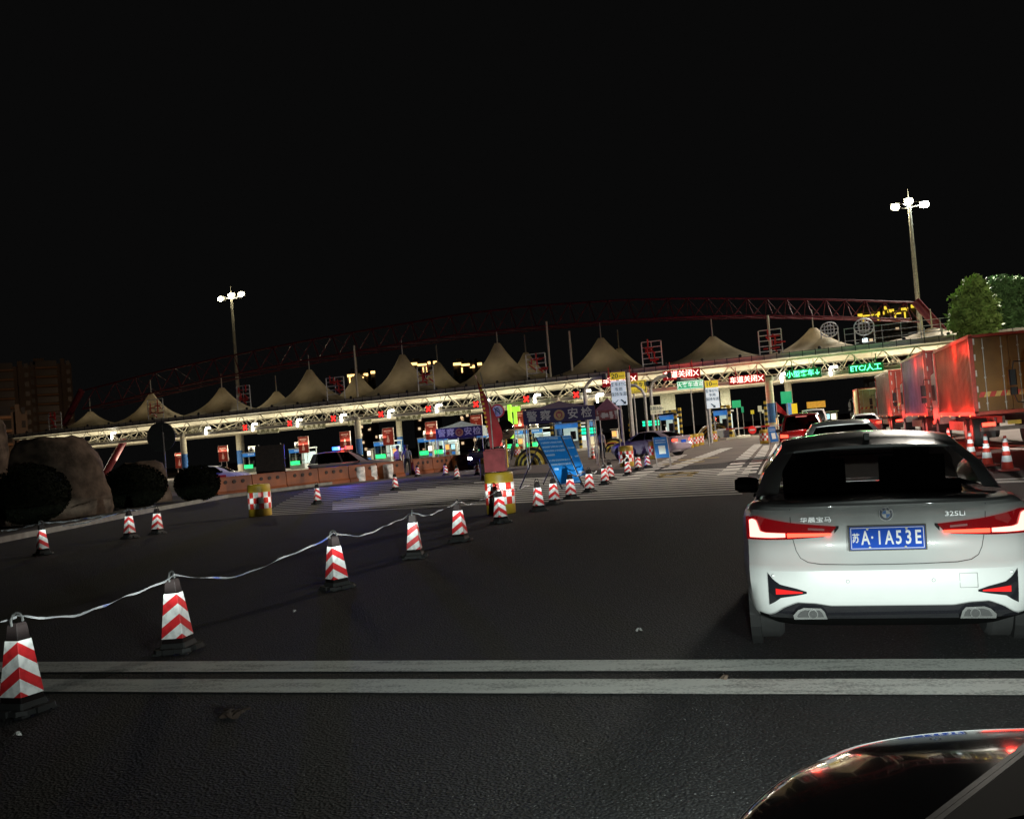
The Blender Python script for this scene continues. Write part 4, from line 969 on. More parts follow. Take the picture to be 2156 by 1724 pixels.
def xsig():
    t = thing('lane_cross_signal', 'x', 'lane signal')
    b = MB(); b.bbox((0,.12,0),(.72,.2,.72),.05); b.cyl((-.3,.12,.4),(-.3,.12,.9),.03,n=5); b.cyl((.3,.12,.4),(.3,.12,.9),.03,n=5); b.build('housing', dark, t)
    b = MB()
    for s_ in (-1,1): b.box((0,-.01-.004*s_,0),(.74,.03,.17),0,0,0,s_*PI/4)
    b.build('red_cross', LEDR, t); return t
def tube():
    t = thing('canopy_light', 'x', 'light')
    b = MB(); b.bbox((.0,0,-.22),(.17,.16,.72),.03); b.bbox((.34,0,.20),(.62,.16,.17),.03); b.build('diffuser', LEDW, t)
    b = MB(); b.box((.0,.12,-.22),(.22,.08,.76)); b.box((.34,.12,.20),(.68,.08,.22)); b.cyl((.3,.1,.3),(.3,.1,.75),.03,n=5); b.build('housing', steel, t); return t
hangm = mat('hanging_sign_green', (.10,.10,.055), .5); hangt = mat('hanging_sign_char', (.42,.42,.34), .6)
def hang(nm):
    t = thing('hanging_lane_sign', 'x', 'sign')
    b = MB(); b.box((0,0,0),(3.1,.14,.85),0); b.box((0,-.08,.36),(3.1,.02,.04),1); b.box((0,-.08,-.36),(3.1,.02,.04),1)
    for s_ in (-1,1): b.cyl((s_*1.2,0,.4),(s_*1.2,0,1.0),.04,n=5,m=1)
    b.build('panel', [hangm, steel], t)
    b = MB(); random.seed(3)
    for k in range(4):
        cx = -1.05+.7*k
        for s_ in range(6):
            b.box((cx+random.uniform(-.12,.12), -.085-.002*s_, random.uniform(-.14,.22)), (random.choice((.06,.30)), .01, random.choice((.05,.06,.28))))
    for k in range(9): b.box((-1.1+.27*k,-.085,-.24),(.14,.01,.07))
    b.build('lettering', hangt, t); return t
X0, T0, H0 = xsig(), tube(), hang('')
def put(src, first, lb, grp, x, y, z, ry_=0):
    o = src if first else copy_tree(src); o.location = cw(x, y, z); o.rotation_euler = (0, ry_, CANR); o['label'] = lb; o['group'] = grp; return o
LP = []
for i, (px, py) in enumerate(xs):
    p = C(px, py, .5); put(X0, i == 0, 'glowing red cross lane signal '+names[i], 'red cross lane signals', p.x, .5, p.z)
    put(T0, i == 0, 'white tube light next to the red cross '+names[i], 'tube lights under the canopy edge', p.x+.75, .9, p.z+.1); LP.append(p.x+.75)
    put(H0, i == 0, 'unlit lane sign board hanging '+names[i], 'unlit hanging lane signs', p.x+1.0+.25*i, 3.4, p.z-.42)
extra = [(433,905,'left of the blue wrapped column'),(241,915,'farthest left, above the rocks'),(793,895,'over the tail of the police car'),(1195,862,'second one left of the small tent'),(1253,857,'below the cross at the red flag'),(1496,845,'left of the large check tent'),(1330,822,'above the big check tent'),(1660,795,'beside the big cream column on its left'),(1775,790,'between the green lit boards'),(2005,790,'right of the green board')]
for px, py, nm in ((433,905,'left of the blue wrapped column'),(235,915,'farthest left, above the rocks'),(895-3,872,'x'),(1257,835,'hidden behind the big check tent'),(1645,792,'beside the big cream column'),(1748,778,'between the two green lit boards')):
    if nm == 'x': continue
    p = C(px, py, .9); put(T0, False, 'white tube light '+nm, 'tube lights under the canopy edge', p.x, .9, p.z); LP.append(p.x)
for px, py, nm in ((345,900,'above the second rock, left of the round sign'),(420,905,'between the round sign and the first cross'),(1160,860,'hanging beside the red flag')):
    p = C(px, py, 3.4); put(H0, False, 'unlit lane sign board '+nm, 'unlit hanging lane signs', p.x, 3.4, p.z)
# lit text boards
def led_board(nm, px0, px1, pyc, hpx, body, mt, mb, yo, lb, sx=1):
    a, c = C(px0, pyc, yo), C(px1, pyc, yo); w_ = (c-a).length; cx = (a.x+c.x)/2; h = w_*hpx/(px1-px0); z = (a.z+c.z)/2
    t = thing('led_text_board', lb, 'electronic sign', cw(cx, yo, z), CANR)
    b = MB(); b.bbox((0,.14,0),(w_,.22,h),.03); b.cyl((-w_*.3,.14,h/2),(-w_*.3,.14,h/2+.8),.04,n=5); b.cyl((w_*.3,.14,h/2),(w_*.3,.14,h/2+.8),.04,n=5); b.build('housing', mb, t)
    text('glowing_characters', body, w_/(len([c for c in body if ord(c) > 127])*1.0+len([c for c in body if ord(c) < 128])*.62)*.98, mt, t, (0,.015,0), ext=.01, bold=.012, sx=sx)
    return t
led_board('', *[q('D',290,0)[0], q('D',660,0)[0]], q('D',0,515)[1], 22, '车道关闭✕', LEDR2, LEDRB, -.3, 'red lit lane closed board partly hidden behind the twenty speed sign')
led_board('', q('D',920,0)[0], q('D',1305,0)[0], 788, 20, '车道关闭✕', LEDR2, LEDRB, -.3, 'red lit lane closed board above the green coach lane sign')
led_board('', q('D',1605,0)[0], q('D',1975,0)[0], 799, 18, '车道关闭✕', LEDR2, LEDRB, -.3, 'red lit lane closed board nearest the big cream column')
led_board('', q('E',295,0)[0], q('E',575,0)[0], q('E',0,690)[1], 21, '小型客车↓', LEDG, LEDGB, -.3, 'green lit board for small cars just right of the big cream column')
led_board('', q('E',785,0)[0], q('E',1060,0)[0], q('E',0,645)[1], 20, 'ETC/人工', LEDG, LEDGB, -.3, 'green lit board reading ETC beside the truck queue', 1)
# booths, islands, posters
bw = mat('booth_white', (.55,.60,.60), .5, var=.1); bb_ = mat('booth_blue', (.06,.25,.6), .4, var=.15, em=(.05,.28,.8), es=.42); bg_ = glass_mat('booth_glass', .75)
blit = mat('booth_interior_lit', (.8,.8,.75), .5, var=.15, scale=3, em=(.75,1,.9), es=.85); bgrn = mat('booth_green_led', (.1,.8,.4), .5, var=.3, scale=4, em=(.02,1,.22), es=1.5); borr = mat('booth_orange_led', (.9,.4,.1), .5, var=0, em=(1,.3,.05), es=1.0)
posr = mat('poster_red', (.30,.04,.03), .4, var=.35, scale=2.5, em=(.6,.06,.03), es=.13); posl = mat('poster_light', (.75,.5,.4), .5, var=.2, em=(1,.5,.35), es=.22)
yelk = mat('safety_yellow', (.6,.42,.04), .5); islm = mat('island_concrete', (.35,.33,.28), .8)
def booth():
    t = thing('toll_booth', 'x', 'toll booth')
    b = MB(); w_, d_, h = 2.1, 2.6, 2.35
    b.box((0,d_/2,.28),(w_,d_,.56)); b.box((0,d_/2,h),(w_+.1,d_+.1,.12)); 
    for x in (-w_/2+.05,-.15,w_/2-.05): b.box((x,.05,h/2),(.09,.09,h))
    for x in (-w_/2+.05,w_/2-.05): b.box((x,d_-.05,h/2),(.09,.09,h))
    b.build('frame', bw, t)
    b = MB(); b.box((0,.03,2.1),(w_-.02,.09,.42)); hd = b.build('header_panel', bb_, t)
    b = MB()
    for k in range(4): b.box((-.15+.24*k,-.02,2.14),(.18,.01,.16))
    b.build('header_lettering', mat('lettering_pale',(.6,.75,.85),.5,var=0,em=(.6,.8,1),es=.35), hd)
    b = MB(); b.box((0,d_-.2,1.25),(w_-.2,.05,1.3)); b.build('lit_back_wall', blit, t)
    b = MB(); b.box((0,.05,1.22),(w_-.1,.02,1.3)); b.build('window', bg_, t)
    b = MB(); b.box((-.2,.9,.98),(1.3,.3,.08)); b.box((-.4,.9,1.15),(.42,.28,.5)); b.build('desk_equipment', dark, t)
    b = MB(); b.box((-.25,-.03,.72),(1.25,.04,.42)); b.build('green_display', bgrn, t)
    b = MB(); b.bbox((-.2,.8,h+.42),(.85,.4,.68),.03,0); b.cyl((-.2,.59,h+.42),(-.2,.57,h+.42),.26,.26,16,1); b.build('air_conditioner', [mat('ac_white',(.6,.6,.55),.5), dark], t)
    return t
def poster():
    t = thing('red_poster', 'x', 'poster')
    b = MB(); b.box((0,.06,0),(1.42,.1,1.95)); b.cyl((-.4,.08,-.9),(-.4,.08,-2.6),.04,n=5); b.cyl((.4,.08,-.9),(.4,.08,-2.6),.04,n=5); b.build('frame', mat('poster_frame',(.5,.4,.36),.5), t)
    b = MB(); b.box((0,0,0),(1.3,.03,1.82)); pc_ = b.build('picture', posr, t)
    b = MB()
    for k in range(6): b.box((-.42+.17*k,-.02,.62),(.12,.01,.17))
    b.box((.0,-.02,.4),(.5,.01,.05)); b.add([(0,-.022,.2),(-.12,-.022,-.2),(-.22,-.022,-.6),(.1,-.022,-.7),(.2,-.022,-.5),(.08,-.022,-.1)],[(0,1,2,3,4,5)]); b.build('print', posl, pc_); return t
B0, P0_ = booth(), poster()
booths = [(503,990,'beside the second column, left of the dark board'),(530,985,'just left of the dark board'),(655,975,'between the dark board and the police car'),(813,965,'behind the bonnet of the police car'),(935,957,'between the officers and the small check tent'),(1010,955,'behind the small check tent'),(1100,950,'behind the red flag'),(1168,925,'behind the poles of the big check tent'),(1262,920,'behind the right half of the big check tent')]
bx = [(232/3.592,0)]
bpos = [(q('B',245,0)[0],'beside the blue wrapped column left of the dark board'),(q('B',730,0)[0],'between the dark board and the police car'),(q('B',1620,0)[0],'behind the bonnet of the police car'),(q('B',2080,0)[0],'just right of the two officers'),(q('C',420,0)[0],'under the left half of the small check tent'),(q('C',900,0)[0],'between the small check tent and the red flag'),(q('C',1200,0)[0],'right of the red flag'),(q('C',1400,0)[0],'under the left half of the big check tent')]
for i, (px, nm) in enumerate(bpos):
    x = Cg(px, 3.0); o = put(B0, i == 0, 'lit toll booth with blue header '+nm, 'lit toll booths along the plaza', x, 3.0, .15)
    b = MB(); b.prism([(x-1.1,-1.0),(x-.6,-1.9),(x+.6,-1.9),(x+1.1,-1.0),(x+1.1,14),(x-1.1,14)], 0, .16); b.build('island', islm, None, CO, CANR); ob = bpy.context.scene.collection.objects[-1]; ob.name = 'toll_island'; tag(ob, 'concrete toll island under the booth '+nm, 'traffic island', 'concrete toll islands')
pps = [(q('A',1590,1060),'left of the blue wrapped column, half hidden by it'),(q('A',1975,1000),'between the two left columns'),(q('B',800,1075),'right of the dark board'),(q('B',1230,1025),'above the police car light bar'),(q('B',1675,990),'above the bonnet of the police car'),(q('B',2120,930),'right of the two officers'),(q('C',325,855),'at the left end of the small check tent'),(q('C',790,785),'rising behind the small check tent'),(q('C',1240,745),'at the left end of the big check tent')]
for i, ((px, py), nm) in enumerate(pps):
    p = C(px, py, 2.2); o = P0_ if i == 0 else copy_tree(P0_); o.location = cw(p.x, 2.2, p.z); o.rotation_euler = (0,0,CANR); o['label'] = 'red poster on posts '+nm; o['group'] = 'red posters along the toll lanes'
# payment kiosks and lit cabinets on the islands
scrn = [mat('screen_orange',(.9,.5,.2),.4,var=0,em=(1,.42,.10),es=1.3), mat('screen_cyan',(.4,.8,.9),.4,var=0,em=(.45,.9,1),es=1.2), mat('screen_white',(.9,.9,.9),.4,var=0,em=(1,.95,.8),es=1.6)]
def kiosk(k):
    t = thing('payment_kiosk', 'x', 'kiosk'); b = MB(); b.bbox((0,.25,.75),(.55,.5,1.5),.06); b.box((0,.2,1.62),(.75,.6,.08)); b.build('housing', mat('kiosk_body',(.6,.58,.5),.5), t)
    b = MB(); b.box((0,-.01,1.15),(.42,.03,.5)); b.build('lit_screen', scrn[k], t); b = MB(); b.box((0,-.01,.5),(.4,.03,.3)); b.build('label_plate', posr if k == 0 else bb_, t); return t
KK = [kiosk(0), kiosk(1), kiosk(2)]
spots = [(q('B',1750,0)[0],0,'behind the two officers'),(q('B',1480,0)[0],2,'behind the windscreen of the police car'),(q('B',560,0)[0]-8,1,'hidden partly by the dark board'),(q('C',320,0)[0],2,'left of the small check tent'),(q('C',500,0)[0],0,'under the small check tent, orange one'),(q('C',560,0)[0],1,'under the small check tent, cyan one'),(q('C',940,0)[0],2,'behind the flag box'),(q('C',1260,0)[0],0,'right of the red flag, orange one'),(q('C',1480,0)[0],2,'under the big check tent, left white one'),(q('C',1540,0)[0],1,'under the big check tent, cyan one'),(q('C',1760,0)[0],2,'under the big check tent, right white one'),(q('D',440,0)[0],0,'behind the officer at the table'),(q('D',1000,0)[0],2,'behind the roof of the purple car'),(q('D',1590,0)[0],2,'beside the guarded booth past the ten speed sign'),(q('D',2110,0)[0],0,'at the foot of the big cream column'),(q('E',650,0)[0],1,'above the red sport utility car'),(q('E',700,0)[0],2,'left of the tan truck')]
used = set()
for px, k, nm in spots:
    x = Cg(px, 1.2); o = KK[k] if k not in used else copy_tree(KK[k]); used.add(k); o.location = cw(x, 1.2, .16); o.rotation_euler = (0,0,CANR); o['label'] = 'small lit payment kiosk '+nm; o['group'] = 'payment kiosks on the toll islands'
# right side booths with yellow and black guards
def guard(x0, x1, z1, yo, par):
    b = MB()
    for x in (x0, x1):
        k = 0; z = .2
        while z < z1: b.box((x, yo, z+.13), (.24,.24,.26), k % 2); z += .26; k += 1
    k = 0; x = x0
    while x < x1: b.box((x+.13, yo, z1+.1), (.26,.2,.2), k % 2); x += .26; k += 1
    b.build('guard_frame', [yelk, blk], par)
for i, (x0, x1, y0, y1, nm) in enumerate(((q('D',880,0)[0], q('D',1085,0)[0], 895, 940, 'behind the tail of the purple car'), (q('D',1440,0)[0], q('D',1640,0)[0], 885, 930, 'beyond the striped round island nose'), (q('C',1590,0)[0], q('C',1880,0)[0], 900, 935, 'seen through the big check tent'))):
    yo = -3.0-1.5*i*0; a, c = C(x0, y1, yo), C(x1, y1, yo); t = thing('guarded_toll_booth', 'toll booth with yellow and black guard frame '+nm, 'toll booth', cw((a.x+c.x)/2, yo, 0), CANR, 'guarded toll booths on the right')
    w_ = c.x-a.x; guard(-w_/2, w_/2, 2.9, -.2, t)
    b = MB(); b.box((0,1.2,.5),(w_-.4,2.2,.9)); b.box((0,1.2,2.6),(w_-.3,2.3,.15)); b.box((-w_/2+.3,.15,1.6),(.12,.12,2.2)); b.box((w_/2-.3,.15,1.6),(.12,.12,2.2)); b.build('booth_frame', bw, t)
    b = MB(); b.box((0,.1,2.45),(w_-.5,.1,.45)); b.build('header_panel', bb_, t); b = MB(); b.box((0,2.1,1.6),(w_-.6,.05,1.5)); b.build('lit_back_wall', blit, t)
    b = MB(); b.box((0,.12,1.6),(w_-.6,.02,1.4)); b.build('window', bg_, t)
    b = MB(); b.bbox((w_*.1,1.0,1.5),(.5,.3,.8),.04); b.build('desk_equipment', dark, t)
    b = MB(); b.box((0,2,.1),(w_+.4,10,.2)); b.build('island_base', islm, t)
for i, (px, py, w_, h, nm) in enumerate(((q('D',155,0)[0], 921-14, 1.5, .8, 'under the big check tent'), (q('D',800,0)[0], q('D',0,960)[1], 1.7, .65, 'above the purple car roof'))):
    p = C(px, py, -4.5); t = thing('green_display', 'bright green lit display panel '+nm, 'electronic sign', cw(p.x, -4.5, p.z), CANR); b = MB(); b.bbox((0,.1,0),(w_,.2,h),.04); b.cyl((0,.1,-h/2),(0,.1,-p.z),.06,n=6); b.build('housing', dark, t)
    b = MB(); random.seed(i)
    for r_ in range(2):
        for k in range(6): b.box((-w_*.4+w_*.16*k,-.01-.001*r_,h*(.2-.4*r_)),(w_*.13,.02,h*.30))
    b.build('lit_rows', teal, t)
# striped round island nose
def stripem():
    m = mat('black_yellow_stripe', (.5,.4,.05), .5, var=0); n, l, b_ = nodes(m); tc = n.new('ShaderNodeTexCoord'); wv = n.new('ShaderNodeTexWave'); wv.inputs['Scale'].default_value = 1.1; wv.bands_direction = 'DIAGONAL' if False else 'X'; wv.rings_direction = 'X'
    wv.wave_type = 'RINGS'; wv.rings_direction = 'Y'; wv.inputs['Scale'].default_value = 1.0; l.new(tc.outputs['Object'], wv.inputs['Vector']); r = n.new('ShaderNodeValToRGB'); r.color_ramp.interpolation = 'CONSTANT'
    r.color_ramp.elements[0].color = (.012,.012,.01,1); r.color_ramp.elements[1].position = .5; r.color_ramp.elements[1].color = (.45,.34,.05,1); l.new(wv.outputs['Color'], r.inputs[0]); l.new(r.outputs[0], b_.inputs['Base Color']); return m
for i, (px, py, r_, d, nm) in enumerate(((q('D',1480,1140)[0], q('D',0,1135)[1], 1.9, None, 'in front of the guarded booth on the right'), (q('C',1395,0)[0], 978, 1.25, None, 'at the left leg of the big check tent'), (q('D',430,1100)[0], 950, 1.2, None, 'behind the purple car bonnet'))):
    g = G(px, py); P = []; b = MB()
    for j in range(9):
        a = PI/2*j/8; P.append([(r_*math.cos(a)*math.cos(c_), .6*r_*math.cos(a)*math.sin(c_), r_*.85*math.sin(a)) for c_ in [2*PI*k/24 for k in range(25)]])
    b.grid(P, 0); ob = b.build('island_nose', stripem(), None, (g.x, g.y, 0), CANR, smooth=60); tag(ob, 'domed yellow and black island nose '+nm, 'crash bumper', 'striped island noses')
for i, (px, py, h, nm) in enumerate(((q('C',1365,0)[0], 955, 2.3, 'under the left part of the big check tent'), (q('C',430,0)[0], 962, 2.1, 'under the left part of the small check tent'), (q('D',1125,0)[0], 935, 2.9, 'right of the booth behind the purple car'), (q('D',600,0)[0], 940, 2.4, 'left of the green display panel'), (q('D',2010,0)[0], 920, 3.0, 'left of the big cream column'), (q('E',325,0)[0], 905, 2.6, 'right of the big cream column'))):
    g = G(px, py); b = MB(); k = 0; z = .0
    while z < h: b.box((0,0,z+.12),(.22,.22,.24),k % 2); z += .24; k += 1
    ob = b.build('striped_post', [yelk, blk], None, (g.x, g.y, 0), CANR); tag(ob, 'yellow and black banded post '+nm, 'post', 'banded posts at the toll islands')
# barrier arm with no entry sign
g = G(q('D',1860,0)[0], 929); t = thing('boom_gate', 'white and red barrier arm closing the lane with a round no entry sign', 'barrier', (g.x, g.y, 0), CANR)
b = MB(); 
for k in range(8): b.box((-2.6+.65*k+.32,0,1.05),(.65,.06,.11),k % 2)
b.build('arm', [white, redp], t); b = MB(); b.bbox((2.8,.1,.55),(.35,.4,1.1),.04); b.build('barrier_post', yelk, t)
b = MB(); b.cyl((-.0,-.06,.85),(-.0,-.09,.85),.30,.30,24,0); b.box((0,-.1,.85),(.40,.02,.10),1); b.build('no_entry_disc', [mat('sign_red_lit',(.6,.03,.03),.4,var=0,em=(1,.03,.02),es=.3), white], t)
# ------------------------------------------------------------------ signs
def post(px, ytop, ybase, r_=.07, curve=0, nm='sign_pole', lb='', d=None, light=False):
    g = G(px, ybase) if d is None else gdepth(px, d); g = Vector((g.x, g.y, 0)); dep = (g-CAM).dot(FW)
    top = W(px-.0, ytop, dep); h = top.z
    t = thing(nm, lb, 'pole', g)
    b = MB(); pts = [(0,0,0),(0,0,h-abs(curve)*.6)]
    if curve: pts += [(curve*.12,0,h-abs(curve)*.3),(curve*.4,0,h-.08*abs(curve)),(curve,0,h)]
    else: pts = [(0,0,0),(0,0,h)]
    b.tube(pts, r_, 8); b.build('shaft', steel, t)
    if curve: b = MB(); b.bbox((curve,0,h-.02),(.32,.3,.42),.05); b.build('traffic_light' if light else 'camera_box', dark, t)
    return t, h
post(1242, 818, 0, .12, 0, lb='grey pole rising behind the big check tent', d=70); 
post(q('D',170,0)[0]+1, 795, 0, .10, 1.4, lb='curved grey pole carrying a red signal left of the twenty speed sign', d=70, light=True)
post(q('D',625,0)[0], 783, 0, .16, 0, lb='tall thick grey pole right of the twenty speed sign', d=72)
post(q('D',782,0)[0], 805, 0, .10, -1.5, lb='curved grey pole behind the yellow sign', d=74)
post(q('D',848,0)[0], 792, 0, .12, 1.5, lb='curved grey pole under the middle red board', d=78)
post(q('D',1430,0)[0], 792, 0, .11, -2.2, lb='curved grey pole behind the ten speed sign', d=84)
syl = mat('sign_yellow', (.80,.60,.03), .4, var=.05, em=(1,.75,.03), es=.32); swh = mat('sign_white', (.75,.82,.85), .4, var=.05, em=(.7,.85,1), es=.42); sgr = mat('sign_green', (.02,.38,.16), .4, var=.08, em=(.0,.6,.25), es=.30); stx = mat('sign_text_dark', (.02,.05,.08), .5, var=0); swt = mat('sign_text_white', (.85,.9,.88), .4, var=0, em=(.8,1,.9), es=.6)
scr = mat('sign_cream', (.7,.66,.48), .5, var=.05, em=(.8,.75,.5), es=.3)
def vsign(c0, c1, c2, c3, d, speed, lines, arrows, lb, pole):
    # yellow speed plate c0-c1 over a white plate c2-c3
    a, b1, c_, e = W(*c0, d), W(*c1, d), W(*c2, d), W(*c3, d)
    rz = YAW*0+math.atan2(-a.x, a.y)*.6; w1 = (b1-a).dot(RT); cx = (a+b1+c_+e)/4
    t = thing('etc_lane_sign', lb, 'sign', (cx.x, cx.y, 0), rz)
    zt, zm, zb_ = a.z*.5+b1.z*.5+0, (c_.z), e.z
    h1, h2 = (c0[1]-c1[1])*-d/FPX, (c3[1]-c2[1])*d/FPX; zc1 = (a.z+b1.z)/2; zc2 = (c_.z+e.z)/2; w2 = (e-c_).dot(RT)
    w2 = abs(c3[0]-c2[0])*d/FPX*.93; w1 = abs(c1[0]-c0[0])*d/FPX
    b = MB(); b.bbox((0,.02,zc1),(w1,.05,h1),.01,0); y_ = b.build('speed_plate', [syl], t); text('speed_text', speed, h1*.95, stx, y_, (-w1*.2,-.012,zc1), bold=.01); text('unit_text', 'km/h', h1*.36, stx, y_, (w1*.27,-.012,zc1-.03*h1))
    b = MB(); b.bbox((0,.02,zc2),(w2,.05,h2),.01,0); w_ = b.build('white_plate', [swh], t)
    for k, ln in enumerate(lines): text('plate_text', ln, w2*.275, stx, w_, (0,-.012,zc2+h2*(.34-.2*k)), bold=.004)
    for ar in arrows:
        bb = MB(); x, dx = ar; zz_ = zc2-h2*.36; s_ = 1 if dx > 0 else -1
        M0 = h2*.09; bb.add([(x-s_*M0*1.1-.03,-.012,zz_+M0*.9),(x-s_*M0*1.1+.05,-.012,zz_+M0*1.1),(x+s_*M0*.7+.05,-.012,zz_-M0*.6),(x+s_*M0*.7-.05,-.012,zz_-M0*.75)],[(0,1,2,3)]); bb.add([(x+s_*M0*1.2,-.013,zz_-M0*1.2),(x-s_*M0*.3,-.013,zz_-M0*1.1),(x+s_*M0*1.1,-.013,zz_+M0*.3)],[(0,1,2)])
        bb.build('arrow', stx, w_)
    b = MB(); b.cyl((pole,.12,0),(pole,.12,zc1+h1/2),.06,n=8); b.build('pole', steel, t)
vsign(q('D',375,435), q('D',530,512), q('D',388,520), q('D',555,775), 62, '20', ['客车ETC','专用','保持车距'], [(-.22,-1),(.22,1)], 'white and yellow ETC lane sign with twenty limit and two black arrows', 0)
vsign(q('D',1357,520), q('D',1490,590), q('D',1368,593), q('D',1508,806), 72, '10', ['客车ETC','专用','保持车距'], [(0,1)], 'white and yellow ETC lane sign with ten limit and one black arrow', -.5)
def flat_sign(c0, c1, d, m_, border, body, tm, lb, nm='road_sign', size=.62, two=None, base=None, bold=.01):
    a = W(c0[0], c0[1], d); e = W(c1[0], c1[1], d); cx = (a+e)/2; w_ = (c1[0]-c0[0])*d/FPX; h = (c1[1]-c0[1])*d/FPX
    t = thing(nm, lb, 'sign', (cx.x, cx.y, 0), math.atan2(-cx.x, cx.y)*.6)
    b = MB(); b.bbox((0,.03,cx.z),(w_,.05,h),.01,0); pn = b.build('panel', [m_], t)
    if border:
        b = MB(); k = .03*h+.02
        for s_ in (-1,1): b.box((0,-.003,cx.z+s_*(h/2-k*1.4)),(w_-k*2,.01,k)); b.box((s_*(w_/2-k*1.4),-.003,cx.z),(k,.01,h-k*3.8))
        b.build('border', border, pn)
    if body:
        if two: text('sign_text', body, h*.42, tm, pn, (0,-.012,cx.z+h*.13), bold=bold); text('sign_text', two, h*.24, tm, pn, (0,-.012,cx.z-h*.27))
        else: text('sign_text', body, h*size, tm, pn, (0,-.012,cx.z), bold=bold)
    b = MB(); b.cyl((0,.1,0),(0,.1,cx.z),.05,n=6); b.build('pole', steel, t); return t
flat_sign(q('D',1070,520), q('D',1343,608), 80, sgr, swt, '大客车通道', swt, 'green coach lane sign below the middle red board')
flat_sign(q('D',480,522), q('D',752,650), 76, syl, stx, '自动缴费专用', stx, 'yellow automatic payment sign half hidden behind the white twenty sign', two='Automatic Collection', size=.4)
flat_sign(q('D',795,772), q('D',917,868), 66, scr, None, '车距50m', stx, 'small cream lane distance sign above the green display', two='一车一杆')
flat_sign(q('E',262,828), q('E',345,920), 84, sgr, None, None, swt, 'small green board right of the big cream column')
flat_sign(q('E',465,905), q('E',605,955), 88, mat('sign_amber',(.6,.35,.05),.5,em=(1,.5,.05),es=.3), None, None, stx, 'small amber board above the roofs of the queue')
flat_sign(q('D',1640,725), q('D',1727,800), 100, sgr, None, None, swt, 'small green board seen through the closed red lane')
for i,(c0,c1,m_,lb) in enumerate((((1905,780),(1945,840),scr,'tiny lit cream panel far through the closed lane'),((1830,825),(1865,865),syl,'tiny lit yellow panel far through the closed lane'),((1945,820),(1990,855),scr,'small lit cream panel just left of the big column'),((1733,790),(1758,850),sgr,'tiny green panel beside the far green board'))):
    flat_sign(q('D',*c0), q('D',*c1), 118, m_, None, None, stx, lb)
flat_sign(q('E',345,922), q('E',388,1000), 84, syl, None, None, stx, 'narrow amber sign right of the small green board')
# grey board panels behind (hanging blinds)
for i, (c0, c1) in enumerate((((890,605),(1060,845)),((1508,560),(1630,800)))):
    a, e = C(*q('D',*c0), 9), C(*q('D',*c1), 9); b = MB(); b.box(((a.x+e.x)/2, 9, (a.z+e.z)/2), (abs(e.x-a.x), .12, abs(a.z-e.z))); b.box(((a.x+e.x)/2, 9, (a.z+4.9)/2+.2), (.1,.1,abs(5.2-a.z)+.6))
    ob = b.build('grey_signboard', mat('panel_grey_green',(.30,.30,.22),.7), None, CO, CANR); tag(ob, ('plain grey panel hanging left of the ten speed sign','plain grey panel hanging right of the ten speed sign')[i], 'panel')
# round signs
g = G(348, 1046); dep = (g-CAM).dot(FW); cz = W(348, 919, dep)
t = thing('round_sign_back', 'dark back of a large round sign on a pole between the two rocks', 'sign', (g.x, g.y, 0), R(8)); r_ = 31.5*dep/FPX
b = MB(); b.cyl((0,0,cz.z),(0,.03,cz.z),r_,r_,36); b.build('disc', mat('sign_back_dark',(.035,.035,.035),.6), t, smooth=40); b = MB(); b.cyl((.12,-.02,0),(.12,-.02,cz.z+r_*.3),.07,n=10); b.box((.1,-.03,cz.z),(.05,.03,r_*1.6)); b.build('pole', mat('pole_dark',(.03,.03,.03),.6), t)
p = W(*q('C',1010,655), 66); t = thing('no_turn_sign', 'round no U turn sign with red rim behind the flag tip', 'sign', (p.x, p.y, 0), R(5)); r_ = .42
b = MB(); b.cyl((0,0,p.z),(0,.03,p.z),r_*1.05,r_*1.05,28,0); b.cyl((0,-.01,p.z),(0,0,p.z),r_*.82,r_*.82,28,1); b.build('disc', [redp, mat('sign_dim_white',(.5,.5,.48),.5)], t)
b = MB(); b.tube([(-.12,-.02,p.z-.22),(-.12,-.02,p.z+.08),(-.05,-.02,p.z+.2),(.05,-.02,p.z+.2),(.12,-.02,p.z+.08),(.12,-.02,p.z-.22)], .035, 6); b.box((0,-.03,p.z),(.85*r_*1.6,.01,.06),0,0,0,R(45)); b.build('symbol', stx, t)
b = MB(); b.cyl((0,.06,0),(0,.06,p.z),.05,n=8); b.build('pole', steel, t)
p = W(*q('C',1085,850), 60); t = thing('convex_mirror', 'round convex mirror on a post right of the red flag', 'mirror', (p.x, p.y, 0), R(5))
b = MB(); b.grid([[(.58*math.sin(a)*math.cos(c_), -.28*math.cos(a), p.z+.58*math.sin(a)*math.sin(c_)) for c_ in [2*PI*k/24 for k in range(25)]] for a in [PI/2*j/6+.01 for j in range(7)]], 0, False); b.build('mirror_glass', mat('mirror_glass',(.5,.45,.35),.08,1,var=0), t, smooth=60); b = MB(); b.cyl((0,.05,0),(0,.05,p.z),.05,n=8); b.build('pole', yelk, t)
# neon green pillar sign
p = C(*q('C',1165,730), -1); t = thing('neon_pillar', 'glowing yellow green lane light pillar right of the red flag', 'light', cw(p.x, -1, 0), CANR)
b = MB(); b.bbox((-.25,0,p.z-.3),(.35,.3,3.4),.04); b.bbox((.45,0,p.z+.9),(.9,.25,.5),.04); b.bbox((.35,0,p.z+.2),(.3,.2,1.6),.03); b.build('lit_panel', mat('neon_lime',(.4,.9,.1),.4,var=.3,scale=1,em=(.42,1,.05),es=1.1), t); b = MB(); b.cyl((0,.15,0),(0,.15,p.z),.08,n=8); b.build('pole', steel, t)
